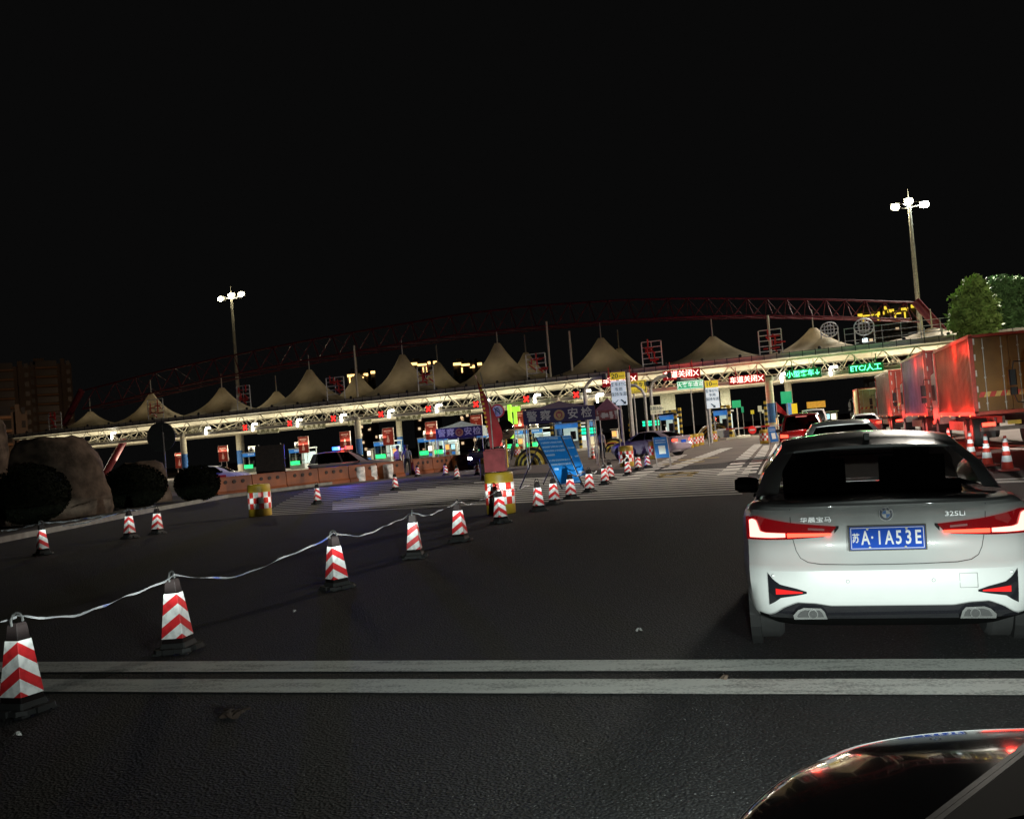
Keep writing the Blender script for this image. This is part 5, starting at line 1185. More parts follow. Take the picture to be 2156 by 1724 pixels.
# dark board beside the police car
a = W(q('B',305,0)[0], q('B',0,1080)[1], 56); e = W(q('B',610,0)[0], q('B',0,1370)[1], 56); t = thing('dark_notice_board', 'plain dark brown notice board standing behind the orange barriers', 'board', ((a.x+e.x)/2, (a.y+e.y)/2, 0), R(12))
b = MB(); b.box((0,0,(a.z+e.z)/2),(85/1.3664*56/FPX*1.0,.06,abs(a.z-e.z)*.93)); b.build('panel', mat('board_brown',(.05,.032,.026),.7), t); b = MB()
for s_ in (-1,1): b.cyl((s_*.6,.05,0),(s_*.6,.05,a.z),.035,n=6)
b.build('board_leg', steel, t)
# ================================================================== police check tents
bn = mat('banner_navy', (.035,.025,.12), .7, var=.15); bnt = mat('banner_text', (.60,.60,.66), .6, var=0); gold = mat('emblem_gold', (.45,.25,.10), .5); tf = mat('tent_fabric_dark', (.05,.03,.07), .8, bump=.3); tfr = mat('tent_fabric_red', (.20,.04,.05), .8)
def check_tent(c0, c1, c2, d, lb, rz, roofm, depth=3.0, legs=True):
    a, b1, e = W(*c0, d), W(*c1, d), W(*c2, d)   # top-left, top-right, bottom-right of the banner
    cx = (a+b1)/2; w_ = (b1-a).length; h = abs(b1.z-e.z); zt = cx.z
    t = thing('police_check_tent', lb, 'tent', (cx.x, cx.y, 0), rz)
    b = MB(); b.box((0,-.03,zt-h/2),(w_,.04,h)); bo = b.build('banner', bn, t)
    sz = h*.78
    for ch, fx in (('警',-.38),('察',-.19),('安',.19),('检',.38)): text('banner_character', ch, sz, bnt, bo, (fx*w_,-.056,zt-h/2), bold=.012)
    b = MB(); b.cyl((0,-.05,zt-h/2),(0,-.062,zt-h/2),h*.38,h*.38,24,0); b.cyl((0,-.062,zt-h/2+.02),(0,-.07,zt-h/2+.02),h*.24,h*.24,20,1)
    b.add([(-h*.13,-.075,zt-h*.40),(h*.13,-.075,zt-h*.40),(h*.12,-.075,zt-h*.58),(0,-.075,zt-h*.68),(-h*.12,-.075,zt-h*.58)],[(0,4,3,2,1)],0); b.build('emblem', [gold, mat('emblem_red',(.3,.04,.05),.5)], bo)
    b = MB(); hw = w_/2
    for s_ in (-1,1):
        for y in (0, depth): b.cyl((s_*hw*.98,y,0),(s_*hw*.98,y,zt),.03,n=6)
    b.cyl((-hw,0,zt-.05),(hw,0,zt-.05),.025,n=6); b.cyl((-hw,depth,zt-.05),(hw,depth,zt-.05),.025,n=6); b.cyl((-hw,0,zt-h*1.1),(hw,0,zt-h*1.1),.02,n=6)
    b.build('frame', steel, t)
    b = MB(); pk = (0, depth/2, zt+.38); C4 = [(-hw,0,zt),(hw,0,zt),(hw,depth,zt),(-hw,depth,zt)]
    for k in range(4):
        p0, p1 = Vector(C4[k]), Vector(C4[(k+1) % 4]); rows = []
        for f in (0,.15,.35,.6,.85,1):
            row = []
            for g_ in (0,.25,.5,.75,1):
                p = p0.lerp(p1, g_).lerp(Vector(pk), f); p.z = zt+(.38)*f**1.35 - .03*math.sin(PI*g_)*(1-f); row.append(p)
            rows.append(row)
        b.grid(rows)
    b.build('roof', roofm, t, smooth=30)
    b = MB()
    for s_ in (-1,1): b.box((s_*hw*1.003, depth/2, zt-h/2),(.03,depth,h),0)
    vo = b.build('side_valance', tfr if w_ > 3 else mat('valance_white',(.5,.6,.6),.7), t)
    return t, cx, zt, w_
t1 = check_tent(q('C',1272,655), q('C',2012,592), q('C',2012,740), 50, 'large police check tent with navy banner and white characters in the middle lane', R(12), tf, 3.2)
t2 = check_tent(q('C',373,846), q('C',850,795), q('C',850,905), 62, 'smaller police check tent with navy banner over the dark oncoming car', R(12), mat('tent_fabric_pale',(.45,.55,.58),.8), 3.2)
# side tent with red and white valance
a = W(*q('D',222,830), 54); e = W(*q('D',462,920), 54)
t = thing('side_tent', 'smaller tent with red and white lettered valance right of the large check tent', 'tent', ((a.x+e.x)/2, a.y, 0), R(4)); w_ = 240/3.592/1.3664*54/FPX; zt = (a.z+e.z)/2+.25; hw = w_/2
b = MB(); b.box((0,0,zt-.25),(w_,.04,.5)); vo = b.build('valance', mat('valance_red',(.24,.07,.09),.7), t)
b = MB(); random.seed(4)
for k in range(5):
    for s_ in range(6): b.box((-hw+.13+k*w_/5+random.uniform(0,.10), -.03-.001*s_, zt-.25+random.uniform(-.16,.16)), (random.choice((.03,.16)),.01,random.choice((.03,.035,.2))))
b.build('valance_lettering', bnt, vo)
b = MB()
for s_ in (-1,1):
    for y in (0,2.4): b.cyl((s_*hw,y,0),(s_*hw,y,zt),.03,n=6)
b.build('frame', steel, t); b = MB(); pk = (0,1.2,zt+.65); C4 = [(-hw,0,zt),(hw,0,zt),(hw,2.4,zt),(-hw,2.4,zt)]
for k in range(4): b.add([C4[k], C4[(k+1)%4], pk], [(0,1,2)])
b.build('roof', mat('tent_fabric_purple',(.10,.03,.07),.8), t)
# table behind it with red cloth edge
g = G(q('D',300,0)[0], 958); t = thing('check_table', 'folding table with red edge beside the officer under the tent', 'table', (g.x, g.y, 0), R(5))
b = MB(); b.box((0,0,.78),(2.0,.7,.04)); b.build('tabletop', redp, t)
for sx in (-1,1):
    for sy in (-1,1): b = MB(); b.cyl((sx*.9,sy*.3,0),(sx*.9,sy*.3,.77),.02,n=6); b.build('leg', steel, t)
# ================================================================== boards
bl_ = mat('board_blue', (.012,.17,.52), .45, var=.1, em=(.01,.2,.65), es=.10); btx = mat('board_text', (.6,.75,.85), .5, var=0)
def tilted_board(TL, TR, BR, BL, d0, d1, lb, rows, gap=None):
    # a real flat panel leaning back against its easel: top corners farther than bottom corners
    a, b1, e, f = W(*TL, d0), W(*TR, d0), W(*BR, d1), W(*BL, d1)
    o = (a+b1+e+f)/4; t = thing('blue_notice_board', lb, 'board', (o.x, o.y, 0))
    O = Vector((o.x, o.y, 0)); n = (b1-a).cross(f-a).normalized()
    if n.dot(CAM-o) < 0: n = -n
    P = [p-O for p in (a, b1, e, f)]
    b = MB(); b.add(P+[p-n*.03 for p in P], [(0,3,2,1),(4,5,6,7),(0,1,5,4),(1,2,6,5),(2,3,7,6),(3,0,4,7)]); pn = b.build('panel', bl_, t)
    b = MB(); m = lambda u, v: (P[0].lerp(P[1], u)).lerp(P[3].lerp(P[2], u), v)+n*.008
    def bar(u0, v0, u1, v1, mm=0): b.add([m(u0,v0), m(u1,v0), m(u1,v1), m(u0,v1)], [(0,3,2,1)], mm)
    for (u0,v0,u1,v1) in ((.01,.008,.99,.016),(.01,.984,.99,.992),(.01,.008,.02,.992),(.98,.008,.99,.992)): bar(u0,v0,u1,v1)
    for (v0, v1, u0, u1) in rows:
        u = u0
        while u < u1:
            ln = .034
            hh = v1-v0
            bar(u, v0, u+.012, v1); bar(u+.016, v0, u+ln, v0+hh*.25); bar(u+.016, v0+hh*.42, u+ln, v0+hh*.62); bar(u+.022, v0+hh*.25, u+.028, v1); u += ln+random.choice((.010,.010,.012,.03))
    b.build('lettering', btx, pn)
    b = MB()
    for k, (p, q_) in enumerate(((P[3], P[0]), (P[2], P[1]))):
        foot = p.lerp(q_, -.18); foot.z = max(foot.z*0, 0); 
        b.cyl((foot.x, foot.y, 0), q_, .022, n=6)
        bk = q_+Vector((-.9+.2*k, 1.0, 0)); b.cyl((bk.x, bk.y, 0), q_.lerp(p,.15)-n*.06, .022, n=6)
    b.build('easel', dark, t); return t
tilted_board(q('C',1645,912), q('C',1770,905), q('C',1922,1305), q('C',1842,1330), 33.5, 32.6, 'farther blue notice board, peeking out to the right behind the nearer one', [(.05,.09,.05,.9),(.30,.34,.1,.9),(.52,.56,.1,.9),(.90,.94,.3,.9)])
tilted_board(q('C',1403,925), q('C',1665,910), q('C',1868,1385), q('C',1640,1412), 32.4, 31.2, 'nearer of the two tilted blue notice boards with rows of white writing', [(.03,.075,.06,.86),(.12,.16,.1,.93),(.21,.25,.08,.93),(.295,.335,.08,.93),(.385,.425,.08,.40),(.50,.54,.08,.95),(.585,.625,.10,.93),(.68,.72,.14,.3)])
def a_sign(c0, c1, c2, c3, d, lb):
    a, b1, e, f = W(*c0, d+.25), W(*c1, d+.25), W(*c2, d), W(*c3, d); o = (a+b1+e+f)/4; O = Vector((o.x, o.y, 0)); n = (b1-a).cross(f-a).normalized()
    if n.dot(CAM-o) < 0: n = -n
    t = thing('stand_sign', lb, 'sign', O); P = [p-O for p in (a, b1, e, f)]
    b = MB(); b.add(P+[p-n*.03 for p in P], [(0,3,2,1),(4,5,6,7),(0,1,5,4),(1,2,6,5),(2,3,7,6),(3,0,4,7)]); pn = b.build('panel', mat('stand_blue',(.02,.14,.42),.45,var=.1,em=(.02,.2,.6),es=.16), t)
    m = lambda u, v: (P[0].lerp(P[1], u)).lerp(P[3].lerp(P[2], u), v)+n*.008
    b = MB(); b.add([m(.27,.42), m(.78,.42), m(.78,.82), m(.27,.82)], [(0,3,2,1)]); b.build('white_square', mat('paper_white',(.72,.76,.72),.5,var=.08,em=(.7,.8,.75),es=.22), pn)
    b = MB()
    for v in (.13,.24):
        for k in range(9): b.add([m(.12+.085*k,v), m(.18+.085*k,v), m(.18+.085*k,v+.055), m(.12+.085*k,v+.055)], [(0,3,2,1)])
    b.build('lettering', btx, pn)
    b = MB()
    for p, q_ in ((P[3],P[0]),(P[2],P[1])): b.cyl((p.x,p.y,0),q_,.02,n=6); b.cyl((q_.x,q_.y+.8,0),q_,.02,n=6)
    b.build('easel', steel, t)
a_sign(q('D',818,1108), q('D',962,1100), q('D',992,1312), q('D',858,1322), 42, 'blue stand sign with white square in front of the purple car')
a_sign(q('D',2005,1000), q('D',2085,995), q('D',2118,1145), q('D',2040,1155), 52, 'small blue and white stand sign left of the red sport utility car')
g = G(q('C',1145,0)[0]+0, 968); b = MB(); b.add([(-.25,0,0),(.1,0,0),(.42,.3,1.25),(.12,.3,1.25),(-.25,.05,0),(.1,.05,0),(.42,.35,1.25),(.12,.35,1.25)],[(0,1,2,3),(7,6,5,4),(0,3,7,4),(1,5,6,2),(3,2,6,7)]); ob = b.build('leaning_plank', mat('plank_grey',(.12,.12,.10),.7), None, g); tag(ob, 'grey board leaning beside the red flag', 'board')
g = G(q('C',1215,0)[0], 962)
ob = copy_tree(bar0, 'low dirty barrel standing between the flag and the striped nose', (g.x, g.y, 0), .3); ob['group'] = 'checkered collision barrels'
# small red triangular flag by the column
p = W(*q('D',2090,740), 60); t = thing('small_red_flag', 'small red flag left of the big cream column', 'flag', (p.x, p.y, 0))
b = MB(); b.cyl((0,0,0),(.0,0,p.z),.02,n=6); b.build('pole', steel, t); b = MB(); b.grid([[(0,0,p.z),(0,0,p.z-.55)],[(.35,.03,p.z-.42),(.3,.03,p.z-.72)],[(.6,-.02,p.z-.78),(.55,-.02,p.z-.86)]]); b.build('flag_cloth', mat('flag_red_lit',(.6,.03,.03),.6), t)
# ================================================================== orange water barriers
orb = mat('water_barrier_orange', (.15,.032,.003), .6, var=.3, scale=2); whb = mat('barrel_dirty_white', (.55,.5,.48), .6, var=.5, scale=5)
def wbar(L_=1.75):
    t = thing('water_barrier', 'x', 'barrier'); b = MB()
    P = [(-.25,0),(.25,0),(.25,.14),(.16,.22),(.14,.80),(.10,.86),(-.10,.86),(-.14,.80),(-.16,.22),(-.25,.14)]
    n = len(P); v = [(-L_/2+.02, y, z) for y, z in P]+[(L_/2-.02, y, z) for y, z in P]
    b.add(v, [tuple(range(n)), tuple(range(2*n-1, n-1, -1))]+[(i, n+i, n+(i+1)%n, (i+1)%n) for i in range(n)]); b.build('body', orb, t)
    b = MB()
    for x in (-.42, 0, .42): b.cyl((x,-.17,.62),(x,-.13,.62),.085,.085,14)
    b.build('holes', mat('hole_dark',(.02,.01,.008),.8), t); return t
w0_ = wbar(); wl = []
A_, B_ = G(455,1047), G(690,1022)
def row(p0, p1, n, names, first=False, pl=None):
    rz = math.atan2(p1.y-p0.y, p1.x-p0.x)
    for i in range(n):
        p = p0.lerp(p1, (i+.5)/n); L_ = (p1-p0).length/n
        o = w0_ if (first and i == 0) else copy_tree(w0_); o.location = (p.x, p.y, .004); o.rotation_euler = (0,0,rz); o.scale = (L_/1.75,1,1.05); o['label'] = names+' %s' % ('at its left end','second from its left end','third from its left end','fourth from its left end','fifth from its left end','sixth from its left end','last at its right end')[min(i if i < n-1 else 6, 6)]; o['group'] = 'orange water filled barriers'
row(G(452,1047), G(848,1003), 6, 'orange water barrier of the row before the police car,', True)
row(G(868,1000), G(985,987), 3, 'bright orange water barrier of the row right of the officers,')
for i, (px, nm) in enumerate(((q('B',1425,0)[0],'leftmost'),(q('B',1550,0)[0],'middle'),(q('B',1715,0)[0],'rightmost'))):
    g = G(px, 1012-i*3); b = MB(); b.lathe([(.27,0),(.28,.05),(.28,.72),(.25,.78)], 20); ob = b.build('white_drum', [whb], None, (g.x, g.y-.45, 0), smooth=40); tag(ob, nm+' of three dirty red and white drums before the orange barriers left of the officers', 'drum', 'dirty drums before the barriers')
# ================================================================== people
skin = mat('skin', (.45,.28,.20), .6, var=.05); trous = mat('uniform_trousers', (.012,.012,.018), .8); shirt = mat('uniform_shirt', (.16,.18,.26), .8); vest = mat('reflective_vest', (.30,.27,.22), .6, var=.4, scale=8); capm = mat('uniform_cap', (.02,.02,.04), .7)
def person(label, loc, rz, sh, J=None, cap=capm, extra=None, hgt=1.0):
    J = J or {}
    pts = dict(pel=(0,0,.95), chest=(0,.01,1.28), neck=(0,0,1.47), head=(0,-.01,1.60), top=(0,-.01,1.70), shl=(-.18,0,1.40), shr=(.18,0,1.40), ell=(-.25,.03,1.13), elr=(.25,.03,1.13), wl=(-.25,-.03,.88), wr=(.25,-.03,.88), hl=(-.25,-.05,.80), hr=(.25,-.05,.80),
        hpl=(-.10,0,.90), hpr=(.10,0,.90), kl=(-.12,-.02,.50), kr=(.12,-.02,.50), al=(-.13,.02,.09), ar=(.13,.02,.09), tl=(-.14,-.13,.04), tr=(.14,-.13,.04), nose=(0,-.105,1.60))
    pts.update(J)
    rad = dict(pel=(.155,.115), chest=(.175,.12), neck=(.058,.058), head=(.082,.095), top=(.06,.075), shl=(.065,.065), shr=(.065,.065), ell=(.046,.046), elr=(.046,.046), wl=(.03,.03), wr=(.03,.03), hl=(.035,.02), hr=(.035,.02), hpl=(.095,.095), hpr=(.095,.095), kl=(.065,.065), kr=(.065,.065), al=(.045,.045), ar=(.045,.045), tl=(.04,.03), tr=(.04,.03), nose=(.012,.012))
    names_ = list(pts); idx = {k: i for i, k in enumerate(names_)}
    E_ = [('pel','chest'),('chest','neck'),('neck','head'),('head','top'),('head','nose'),('chest','shl'),('shl','ell'),('ell','wl'),('wl','hl'),('chest','shr'),('shr','elr'),('elr','wr'),('wr','hr'),('pel','hpl'),('hpl','kl'),('kl','al'),('al','tl'),('pel','hpr'),('hpr','kr'),('kr','ar'),('ar','tr')]
    for s_, h in (('l','hl'),('r','hr')):
        for f in range(4):
            k = 'f%s%d' % (s_, f); b0 = pts[h]; pts[k] = (b0[0]+(f-1.5)*.004, b0[1]-.02+.016*f, b0[2]-.075-.01*(f in (1,2))); rad[k] = (.009,.009); idx[k] = len(idx); E_.append((h, k)); names_.append(k)
        k = 'th'+s_; b0 = pts[h]; pts[k] = (b0[0], b0[1]-.05, b0[2]-.03); rad[k] = (.010,.010); idx[k] = len(idx); E_.append((h, k)); names_.append(k)
    me = bpy.data.meshes.new('person'); me.from_pydata([pts[k] for k in names_], [(idx[a], idx[b]) for a, b in E_], [])
    o = bpy.data.objects.new('person_tmp', me); col.objects.link(o); md = o.modifiers.new('s', 'SKIN'); 
    for k in names_: v = me.skin_vertices[0].data[idx[k]]; v.radius = rad[k]; v.use_root = (k == 'pel')
    sb = o.modifiers.new('u', 'SUBSURF'); sb.levels = 2; sb.render_levels = 2
    dg = bpy.context.evaluated_depsgraph_get(); m2 = bpy.data.meshes.new_from_object(o.evaluated_get(dg)); bpy.data.objects.remove(o)
    for x in (skin, trous, sh, blk): m2.materials.append(x)
    for p in m2.polygons:
        c = p.center; arm = abs(c.x) > .20 and c.z < 1.25
        p.material_index = 3 if c.z < .10 else 1 if (c.z < .99 and not arm) else 0 if (c.z > 1.49 or (arm and c.z < 1.16)) else 2
        p.use_smooth = True
    m2.name = 'body'
    t = thing('person', label, 'person', loc, rz); bo = bpy.data.objects.new('body', m2); col.objects.link(bo); bo.parent = t
    b = MB(); b.lathe([(.092,1.64),(.098,1.69),(.115,1.73),(.10,1.765),(.03,1.775)], 16, 0, (0,-.012,0)); b.box((0,-.125,1.665),(.15,.09,.012),0,0,R(12)); b.build('cap', cap, t, smooth=40)
    b = MB(); b.lathe([(.084,1.555),(.093,1.60),(.094,1.655)], 14, 0, (0,.012,0)); b.build('hair', blk, t, smooth=50)
    b = MB(); b.lathe([(.148,.965),(.152,1.0)], 16, 0, (0,0,0)); b.build('belt', dark, t)
    if extra: extra(t)
    t.scale = (hgt,)*3; return t
def vest_fn(t):
    b = MB(); b.box((0,.13,1.22),(.28,.03,.38)); b.box((0,.12,1.02),(.22,.05,.12)); b.build('vest_panel', mat('vest_pale',(.42,.40,.34),.6), t)
g = G(q('B',1790,0)[0]+1, 1002); person('person in dark cap, trousers and pale vest standing behind the barriers, left of a pair', (g.x, g.y, 0), R(175), vest, dict(kl=(-.09,-.02,.5),al=(-.07,.02,.09),tl=(-.08,-.13,.04),elr=(.27,-.04,1.16),wr=(.16,-.2,1.12),hr=(.10,-.26,1.13)), extra=vest_fn)
g = G(q('B',1885,0)[0], 1001); person('person in grey blue shirt, cap and dark trousers with feet apart, right of a pair', (g.x, g.y, 0), R(195), shirt, dict(kr=(.16,-.02,.5),ar=(.2,.02,.09),tr=(.22,-.13,.04)))
g = G(q('D',305,0)[0], 967); person('person in cap and grey uniform standing at the table beneath the big check tent', (g.x, g.y, 0), R(150), mat('uniform_grey',(.22,.22,.25),.8))
g = G(q('C',890,0)[0], 975); person('person in pale blue shirt standing at the right side of the small check tent', (g.x, g.y, 0), R(-30), mat('shirt_pale',(.3,.42,.6),.8))
g = G(q('E',822,0)[0], 892); person('distant person in white shirt between the small cars and the tan truck', (g.x, g.y, 0), R(0), mat('shirt_white',(.6,.6,.58),.8))
# ================================================================== high mast lamps
def mast(px, ytop, d, lb, cols_, lum):
    g = gdepth(px+ (8 if px > 1500 else 6), d); top = W(px, ytop, d); g = Vector((top.x, top.y, 0)); h = top.z
    t = thing('high_mast_lamp', lb, 'street lamp', g); b = MB(); b.cyl((0,0,0),(0,0,h),.36,.16,12); b.cyl((0,0,h),(0,0,h+1.6),.03,n=5); b.build('pole', mat('mast_metal',(.55,.52,.42),.5,.1), t, smooth=40)
    b = MB(); b.tube([(1.5*math.cos(a), 1.5*math.sin(a), h) for a in [2*PI*k/16 for k in range(17)]], .05, 5)
    for a in (0, PI/3*2, PI/3*4): b.cyl((0,0,h-.3),(1.5*math.cos(a+PI/2*0), 1.5*math.sin(a), h),.06,n=5)
    b.build('ring', steel, t)
    fw = (CAM-Vector((g.x,g.y,h))); 
    for k, (off, c) in enumerate(zip(lum, cols_)):
        pos = RT*off[0]+Vector((0,0,off[1])); pos.z = off[1]; pos.y = 0
        b = MB(); b.sph((pos.x, pos.y-.1, h+pos.z), .40, 14, 0, .8); l_ = b.build('lamp_head', mat('lamp_glow_%d' % int(c[0]*10+c[2]*100), (.9,.9,.9), .4, var=0, em=c, es=60), t, smooth=60)
        b = MB(); b.bbox((pos.x, pos.y+.35, h+pos.z+.1), (.85,.5,.55), .08); b.build('lamp_housing', steel, t)
    return g, h
m1 = mast(487, 626, 150, 'tall floodlight mast on the left with three warm lamps, behind the canopy', [(1,.9,.6)]*3, [(-1.75,-.05),(.0,.25),(1.7,.25)])
m2 = mast(1914, 432, 104, 'tall floodlight mast on the right with two warm lamps and one white lamp', [(1,.95,.65),(1,.95,.7),(.85,1,1)], [(-1.35,-.05),(.0,.35),(1.5,-.15)])
# ================================================================== trees at the right
leafm = mat('tree_leaf', (.20,.33,.09), .65, var=.55, scale=1.4); leaf2 = mat('tree_leaf_dark', (.09,.19,.075), .7, var=.5, scale=1.6); bark = mat('bark', (.10,.07,.05), .9)
def tree(label, px, d, blobs, zb, n, lm, seed, ls=.26):
    g = gdepth(px, d); g = Vector((g.x, g.y, 0)); random.seed(seed); t = thing('broadleaf_tree', label, 'tree', g)
    b = MB(); b.cyl((0,0,0),(.1,.1,zb),.28,.18,10)
    for bx_, bz_, r_ in blobs:
        p = W(px+bx_, bz_, d); c = Vector(((p-g).dot(R0), 0, p.z)); cc = R0*c.x+Vector((0,0,c.z)); b.cyl((.1,.1,zb*.8), cc, .12, .04, 6)
    b.build('trunk', bark, t)
    b = MB()
    tot = sum(r_**2 for _,_,r_ in blobs)
    for bx_, bz_, r_ in blobs:
        p = W(px+bx_, bz_, d)-g; rr_ = r_*d/FPX
        tw = []
        for _ in range(int(n*r_**2/tot/9)):
            u = Vector((random.gauss(0,1), random.gauss(0,1), random.gauss(0,1))).normalized(); tw.append(p+u*rr_*(random.random()**.33)*random.uniform(.85,1.08))
        for cpt in tw:
            for _ in range(9):
                o = cpt+Vector((random.gauss(0,.22), random.gauss(0,.22), random.gauss(0,.2))); a = Vector((random.gauss(0,1), random.gauss(0,1), random.gauss(0,1))).normalized(); c = a.orthogonal().normalized(); s_ = ls*random.uniform(.6,1.3)
                b.add([o-a*s_, o+c*s_*.5, o+a*s_, o-c*s_*.5], [(0,1,2,3)])
    b.build('crown', lm, t)
tree('bushy tree with yellow green sunlit looking leaves behind the roof end, left of a pair', 2050, 88, [(0,608,22),(-14,640,28),(18,640,24),(-8,672,30),(22,680,28),(-38,682,13),(5,702,26),(-36,662,10)], 5, 15000, leafm, 5)
tree('larger darker tree at the right edge of the photo, right of a pair', 2105, 94, [(0,612,30),(35,615,30),(-15,650,30),(25,655,38),(60,650,40),(0,690,36),(45,700,40)], 6, 17000, leaf2, 6)
# low trees far behind the toll plaza and dark hedge
# ================================================================== rocks and round shrubs at the left
rockm = mat('rock', (.062,.044,.033), .9, var=.6, scale=2.2, bump=1.0, bscale=5, spec=.1)
def rock(label, prof, yb, d, seed, thick=.7):
    # prof: silhouette, list of (y_picture, x_left, x_right)
    g = G((prof[-1][1]+prof[-1][2])/2, yb); dep = (g-CAM).dot(FW); random.seed(seed); n = 28; P = []
    g0 = Vector((g.x, g.y, 0)); ph = [random.random()*6 for _ in range(8)]
    prof = [(lerp(a[0],c[0],k/3), lerp(a[1],c[1],k/3), lerp(a[2],c[2],k/3)) for a, c in zip(prof[:-1], prof[1:]) for k in range(3)]+[prof[-1]]
    for (y, xl, xr) in prof:
        a, c = W(xl, y, dep), W(xr, y, dep); m_ = (a+c)/2; hw = (c-a).length/2; row = []
        for i in range(n+1):
            t_ = 2*PI*(i % n)/n; ns = 1+.03*((int(m_.z*5)*37+seed) % 5)/4+.05*math.sin(3*t_+ph[0]+m_.z*1.2)+.035*math.sin(7*t_+ph[1]+m_.z*3)+.02*math.sin(5*m_.z+ph[2])
            v = m_-g0+R0*math.cos(t_)*hw*ns+F0*(math.sin(t_)*hw*thick*ns)
            row.append((v.x, v.y, max(-.05, m_.z+.04*math.sin(4*t_+ph[3]))))
        P.append(row)
    b = MB(); b.grid(P[::-1]); b.add(P[0][:-1], [tuple(range(n))]); o = b.build('landscape_rock', rockm, None, (g0.x, g0.y, 0), smooth=50); tag(o, label, 'rock'); return g0
rock('large rough brown boulder standing by the kerb at the left', [(922,55,150),(930,40,175),(945,28,192),(970,22,208),(1000,18,216),(1040,16,222),(1070,16,226),(1094,14,228)], 1094, 0, 1)
rock('smaller standing boulder behind the round sign pole', [(973,262,325),(980,252,338),(1000,246,347),(1030,243,352),(1064,240,358)], 1064, 0, 2)
rock('tall narrow stone cut off by the left edge of the photo', [(886,-60,2),(896,-70,8),(920,-75,13),(960,-78,15),(1040,-80,16),(1112,-80,17)], 1112, 0, 3)
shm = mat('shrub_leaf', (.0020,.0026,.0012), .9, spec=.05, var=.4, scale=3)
def shrub(label, px, yb, rpx, hpx, seed):
    g = G(px, yb); dep = (g-CAM).dot(FW); random.seed(seed); rr_ = rpx*dep/FPX; h = hpx*dep/FPX
    t = thing('round_shrub', label, 'shrub', (g.x, g.y, .05), 0, 'clipped round shrubs')
    b = MB(); b.lathe([(rr_*.95*math.sin(a), max(0,h*(.5-.5*math.cos(a)))*.97) for a in [.01+PI*.98*k/10 for k in range(11)]], 20)
    for _ in range(2600):
        u = Vector((random.gauss(0,1), random.gauss(0,1), random.gauss(0,1))).normalized(); p = Vector((u.x*rr_, u.y*rr_, h/2+u.z*h/2)); a = Vector((random.gauss(0,1), random.gauss(0,1), random.gauss(0,1))).normalized(); c = a.orthogonal().normalized()
        p *= random.uniform(.95,1.04); b.add([p-a*.06, p+c*.03, p+a*.06, p-c*.03], [(0,1,2,3)])
    b.build('foliage', shm, t)
    b = MB(); b.cyl((0,0,-.05),(0,0,h*.4),.05,n=6); b.build('stem', bark, t)
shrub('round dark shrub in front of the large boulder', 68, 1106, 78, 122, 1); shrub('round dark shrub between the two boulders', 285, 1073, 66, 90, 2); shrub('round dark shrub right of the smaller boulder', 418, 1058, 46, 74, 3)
# ================================================================== far buildings
wallm = mat('facade_brown', (.16,.13,.11), .85, var=.3, scale=.05); slab = mat('balcony_slab', (.34,.20,.12), .8); wind = mat('window_dark', (.01,.01,.012), .3)
def tower(label, px0, px1, ytop, d, floors, group=None, lit=None, seed=1, wm=wallm):
    a, c = W(px0, ytop, d), W(px1, ytop, d); w_ = (c-a).length; h = (a.z+c.z)/2; o = (a+c)/2; random.seed(seed)
    t = thing('apartment_tower', label, 'building', (o.x, o.y, 0), math.atan2(-o.x, o.y), group)
    b = MB(); b.box((0,8,h/2),(w_,14,h)); b.box((-w_*.25,8,h+1.2),(w_*.25,6,2.6)); b.box((w_*.3,1.0,h/2+.6),(w_*.1,2,h+2)); b.build('wall', wm, t)
    fh = 3.0; nf = int(min(h, floors*fh)/fh)
    b = MB()
    for k in range(nf):
        z = h-1.2-k*fh; b.box((-w_*.08,.5,z),(w_*.5,1.6,.5),0); b.box((-w_*.08,.95,z+1.5),(w_*.48,.12,1.9),1)
        for x in (-.42,.42): b.box((x*w_,.95,z+1.4),(w_*.08,.12,1.5),1)
    b.build('balconies', [slab, wind], t)
    if lit:
        b = MB(); x = -w_/2; k = 0
        while x < w_/2: ww = min(w_*random.uniform(.18,.4), w_/2-x+.1); b.box((x+ww/2, .6-.2*(k % 2), h-.6+random.choice((-.8,0,.7))),(ww*.97,.5,1.0)); x += ww; k += 1
        for k in range(2): b.box((random.uniform(-.45,.45)*w_,.8,h-2.4),(.5,.3,2.2))
        b.build('crown_lights', mat('crown_light_'+lit,(.9,.7,.3),.5,var=.3,scale=.3,em=((1,.62,.22) if lit == 'warm' else (1,.72,.05)),es=2.6 if lit == 'warm' else 1.1), t)
        b = MB()
        for k in range(16): b.box((random.uniform(-.45,.45)*w_,.9,h-4-random.uniform(1,40)),(1.0,.2,1.0))
        b.build('lit_windows', mat('window_lit',(.8,.6,.4),.5,var=0,em=(1,.7,.4),es=.9), t)
    return t
tower('dark apartment block with balcony bands at the far left edge', -40, 58, 772, 330, 12, 'dim apartment towers on the left', seed=2)
tower('dark apartment block with a tall stair shaft right of the leftmost block', 62, 146, 766, 345, 12, 'dim apartment towers on the left', seed=3)
tower('low brown annex in front of the left apartment blocks', -40, 52, 868, 230, 3, seed=4)
for i, (x0, x1, y, nm) in enumerate(((731,789,783,'leftmost'),(862,921,762,'middle'),(954,1014,762,'rightmost'))): tower(nm+' of three towers with glowing warm roof edges behind the tents', x0, x1, y+3, 420, 8, 'towers with glowing roof edges', 'warm', 10+i)
tower('tower with yellow glowing bands behind the right end of the red truss', 1806, 1866, 652, 330, 14, None, 'yellow', 15); tower('second yellow banded tower just right of it, under the truss', 1868, 1925, 648, 340, 14, None, 'yellow', 16)
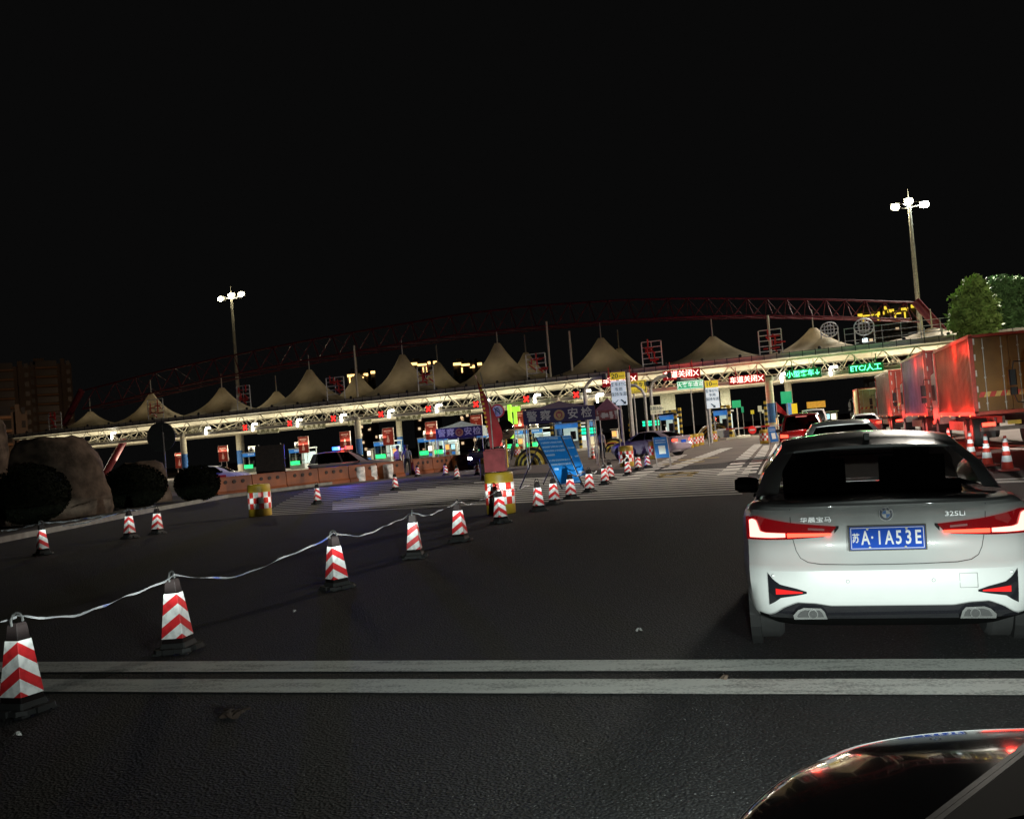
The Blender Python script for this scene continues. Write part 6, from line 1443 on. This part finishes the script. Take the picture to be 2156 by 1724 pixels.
# ================================================================== lights of the place, with added fill lights
for lx, ly, lz, pw in ((5.0, 41.0, 1.0, 190), (5.1, 45.5, 1.1, 150), (5.5, 43.0, 3.6, 110), (5.5, 54, 1.1, 180), (5.6, 57, 3.8, 70), (5.6, 75, 1.2, 200), (5.0, 37.0, .8, 30)):
    lamp('truck_red_fill', 'POINT', (lx, ly, lz), pw, (1,.03,.02), .25)  # added red points beside the trucks, away from any marker lamp
lamp('brake_glow', 'POINT', (.4, 41.4, .95), 18, (1,.03,.02), .2); lamp('brake_glow', 'POINT', (4.3, 65.4, .9), 25, (1,.04,.02), .2)
lamp('red_board_glow', 'POINT', cw(C(1434,788,-1.2).x, -1.6, C(1434,788,-1.2).z), 150, (1,.04,.02), .6); lamp('red_board_glow', 'POINT', cw(C(1572,799,-1.2).x, -1.6, C(1572,799,-1.2).z), 150, (1,.04,.02), .6)
lamp('green_board_glow', 'POINT', cw(C(1690,785,-1.2).x, -1.6, C(1690,785,-1.2).z), 90, (.02,1,.2), .6); lamp('green_board_glow', 'POINT', cw(C(1823,773,-1.2).x, -1.6, C(1823,773,-1.2).z), 90, (.02,1,.2), .6)
def canl(x, y, z, pw, c=(1,.93,.74), sx=9, sy=3):
    l_ = bpy.data.lights.new('canopy_lamp_and_bounce', 'AREA'); l_.shape = 'RECTANGLE'; l_.size = sx; l_.size_y = sy; l_.energy = pw; l_.color = c
    o = bpy.data.objects.new('canopy_lamp_and_bounce', l_); col.objects.link(o); o.location = cw(x, y, z); o.rotation_euler = (0,0,CANR); return o
x = XL+6
while x < XR:
    f = (x-XL)/(XR-XL)
    canl(x, 5.0, ZB-.35, 1000+2000*max(0,f-.45), sx=7, sy=1.2)                      # down to the lanes
    o = canl(x, 3.0, 2.9, 400+230*f, (1,.90,.66), sx=6, sy=2); o.rotation_euler = (PI, 0, CANR)       # added area light standing in for bounce from the lit lanes and booths
    x += 9.5
lamp('mast_light', 'SPOT', (m1[0].x, m1[0].y-1, m1[1]-.8), 9000, (1,.86,.55), .5, tgt=(m1[0].x+22, m1[0].y-36, 0), spot_size=R(125), spot_blend=.8)
lamp('mast_light', 'SPOT', (m2[0].x, m2[0].y-1, m2[1]-.8), 40000, (1,.92,.80), 2.5, tgt=(m2[0].x-6, m2[0].y-45, 0), spot_size=R(130), spot_blend=.8)
lamp('mast_light', 'SPOT', (m2[0].x, m2[0].y+1, m2[1]-.8), 26000, (1,.92,.6), .5, tgt=(m2[0].x+16, m2[0].y-10, 6), spot_size=R(110), spot_blend=.8)
lamp('police_blue', 'POINT', PS_L, 1500, (.05,.1,1), .15); lamp('police_red', 'POINT', PS_R, 90, (1,.08,.04), .15)
lamp('tower_fill', 'SPOT', (-75, 150, 25), 60000, (1,.62,.36), 2, tgt=(-215, 250, 25), spot_size=R(60), spot_blend=.6)  # added unseen spot that brightens the left apartment towers
lamp('plaza_fill', 'SPOT', (30, 62, 23), 90000, (1,.87,.72), 1.5, tgt=(3, 62, 0), spot_size=R(100), spot_blend=.6)  # added unseen spot from the right, raises the light on the plaza ground
lamp('plaza_fill', 'SPOT', (14, 40, 15), 60000, (1,.86,.60), 1, tgt=(33, 80, 13), spot_size=R(60), spot_blend=.8)  # added unseen spot aimed at the tree crowns to brighten them
for x_ in (-.15, 1.1): lamp('white_car_headlight', 'SPOT', (x_, CY+5.0, .66), 12000, (.9,1,.9), .08, tgt=(1.0, CY+16, .75), spot_size=R(22), spot_blend=.7)
# added fill for the sides of the queuing trucks, no lamp stands here
lamp('queue_fill', 'SPOT', (-6, 20, 11), 550, (1,.70,.45), .4, tgt=(7, 42, 2), spot_size=R(75), spot_blend=.8)
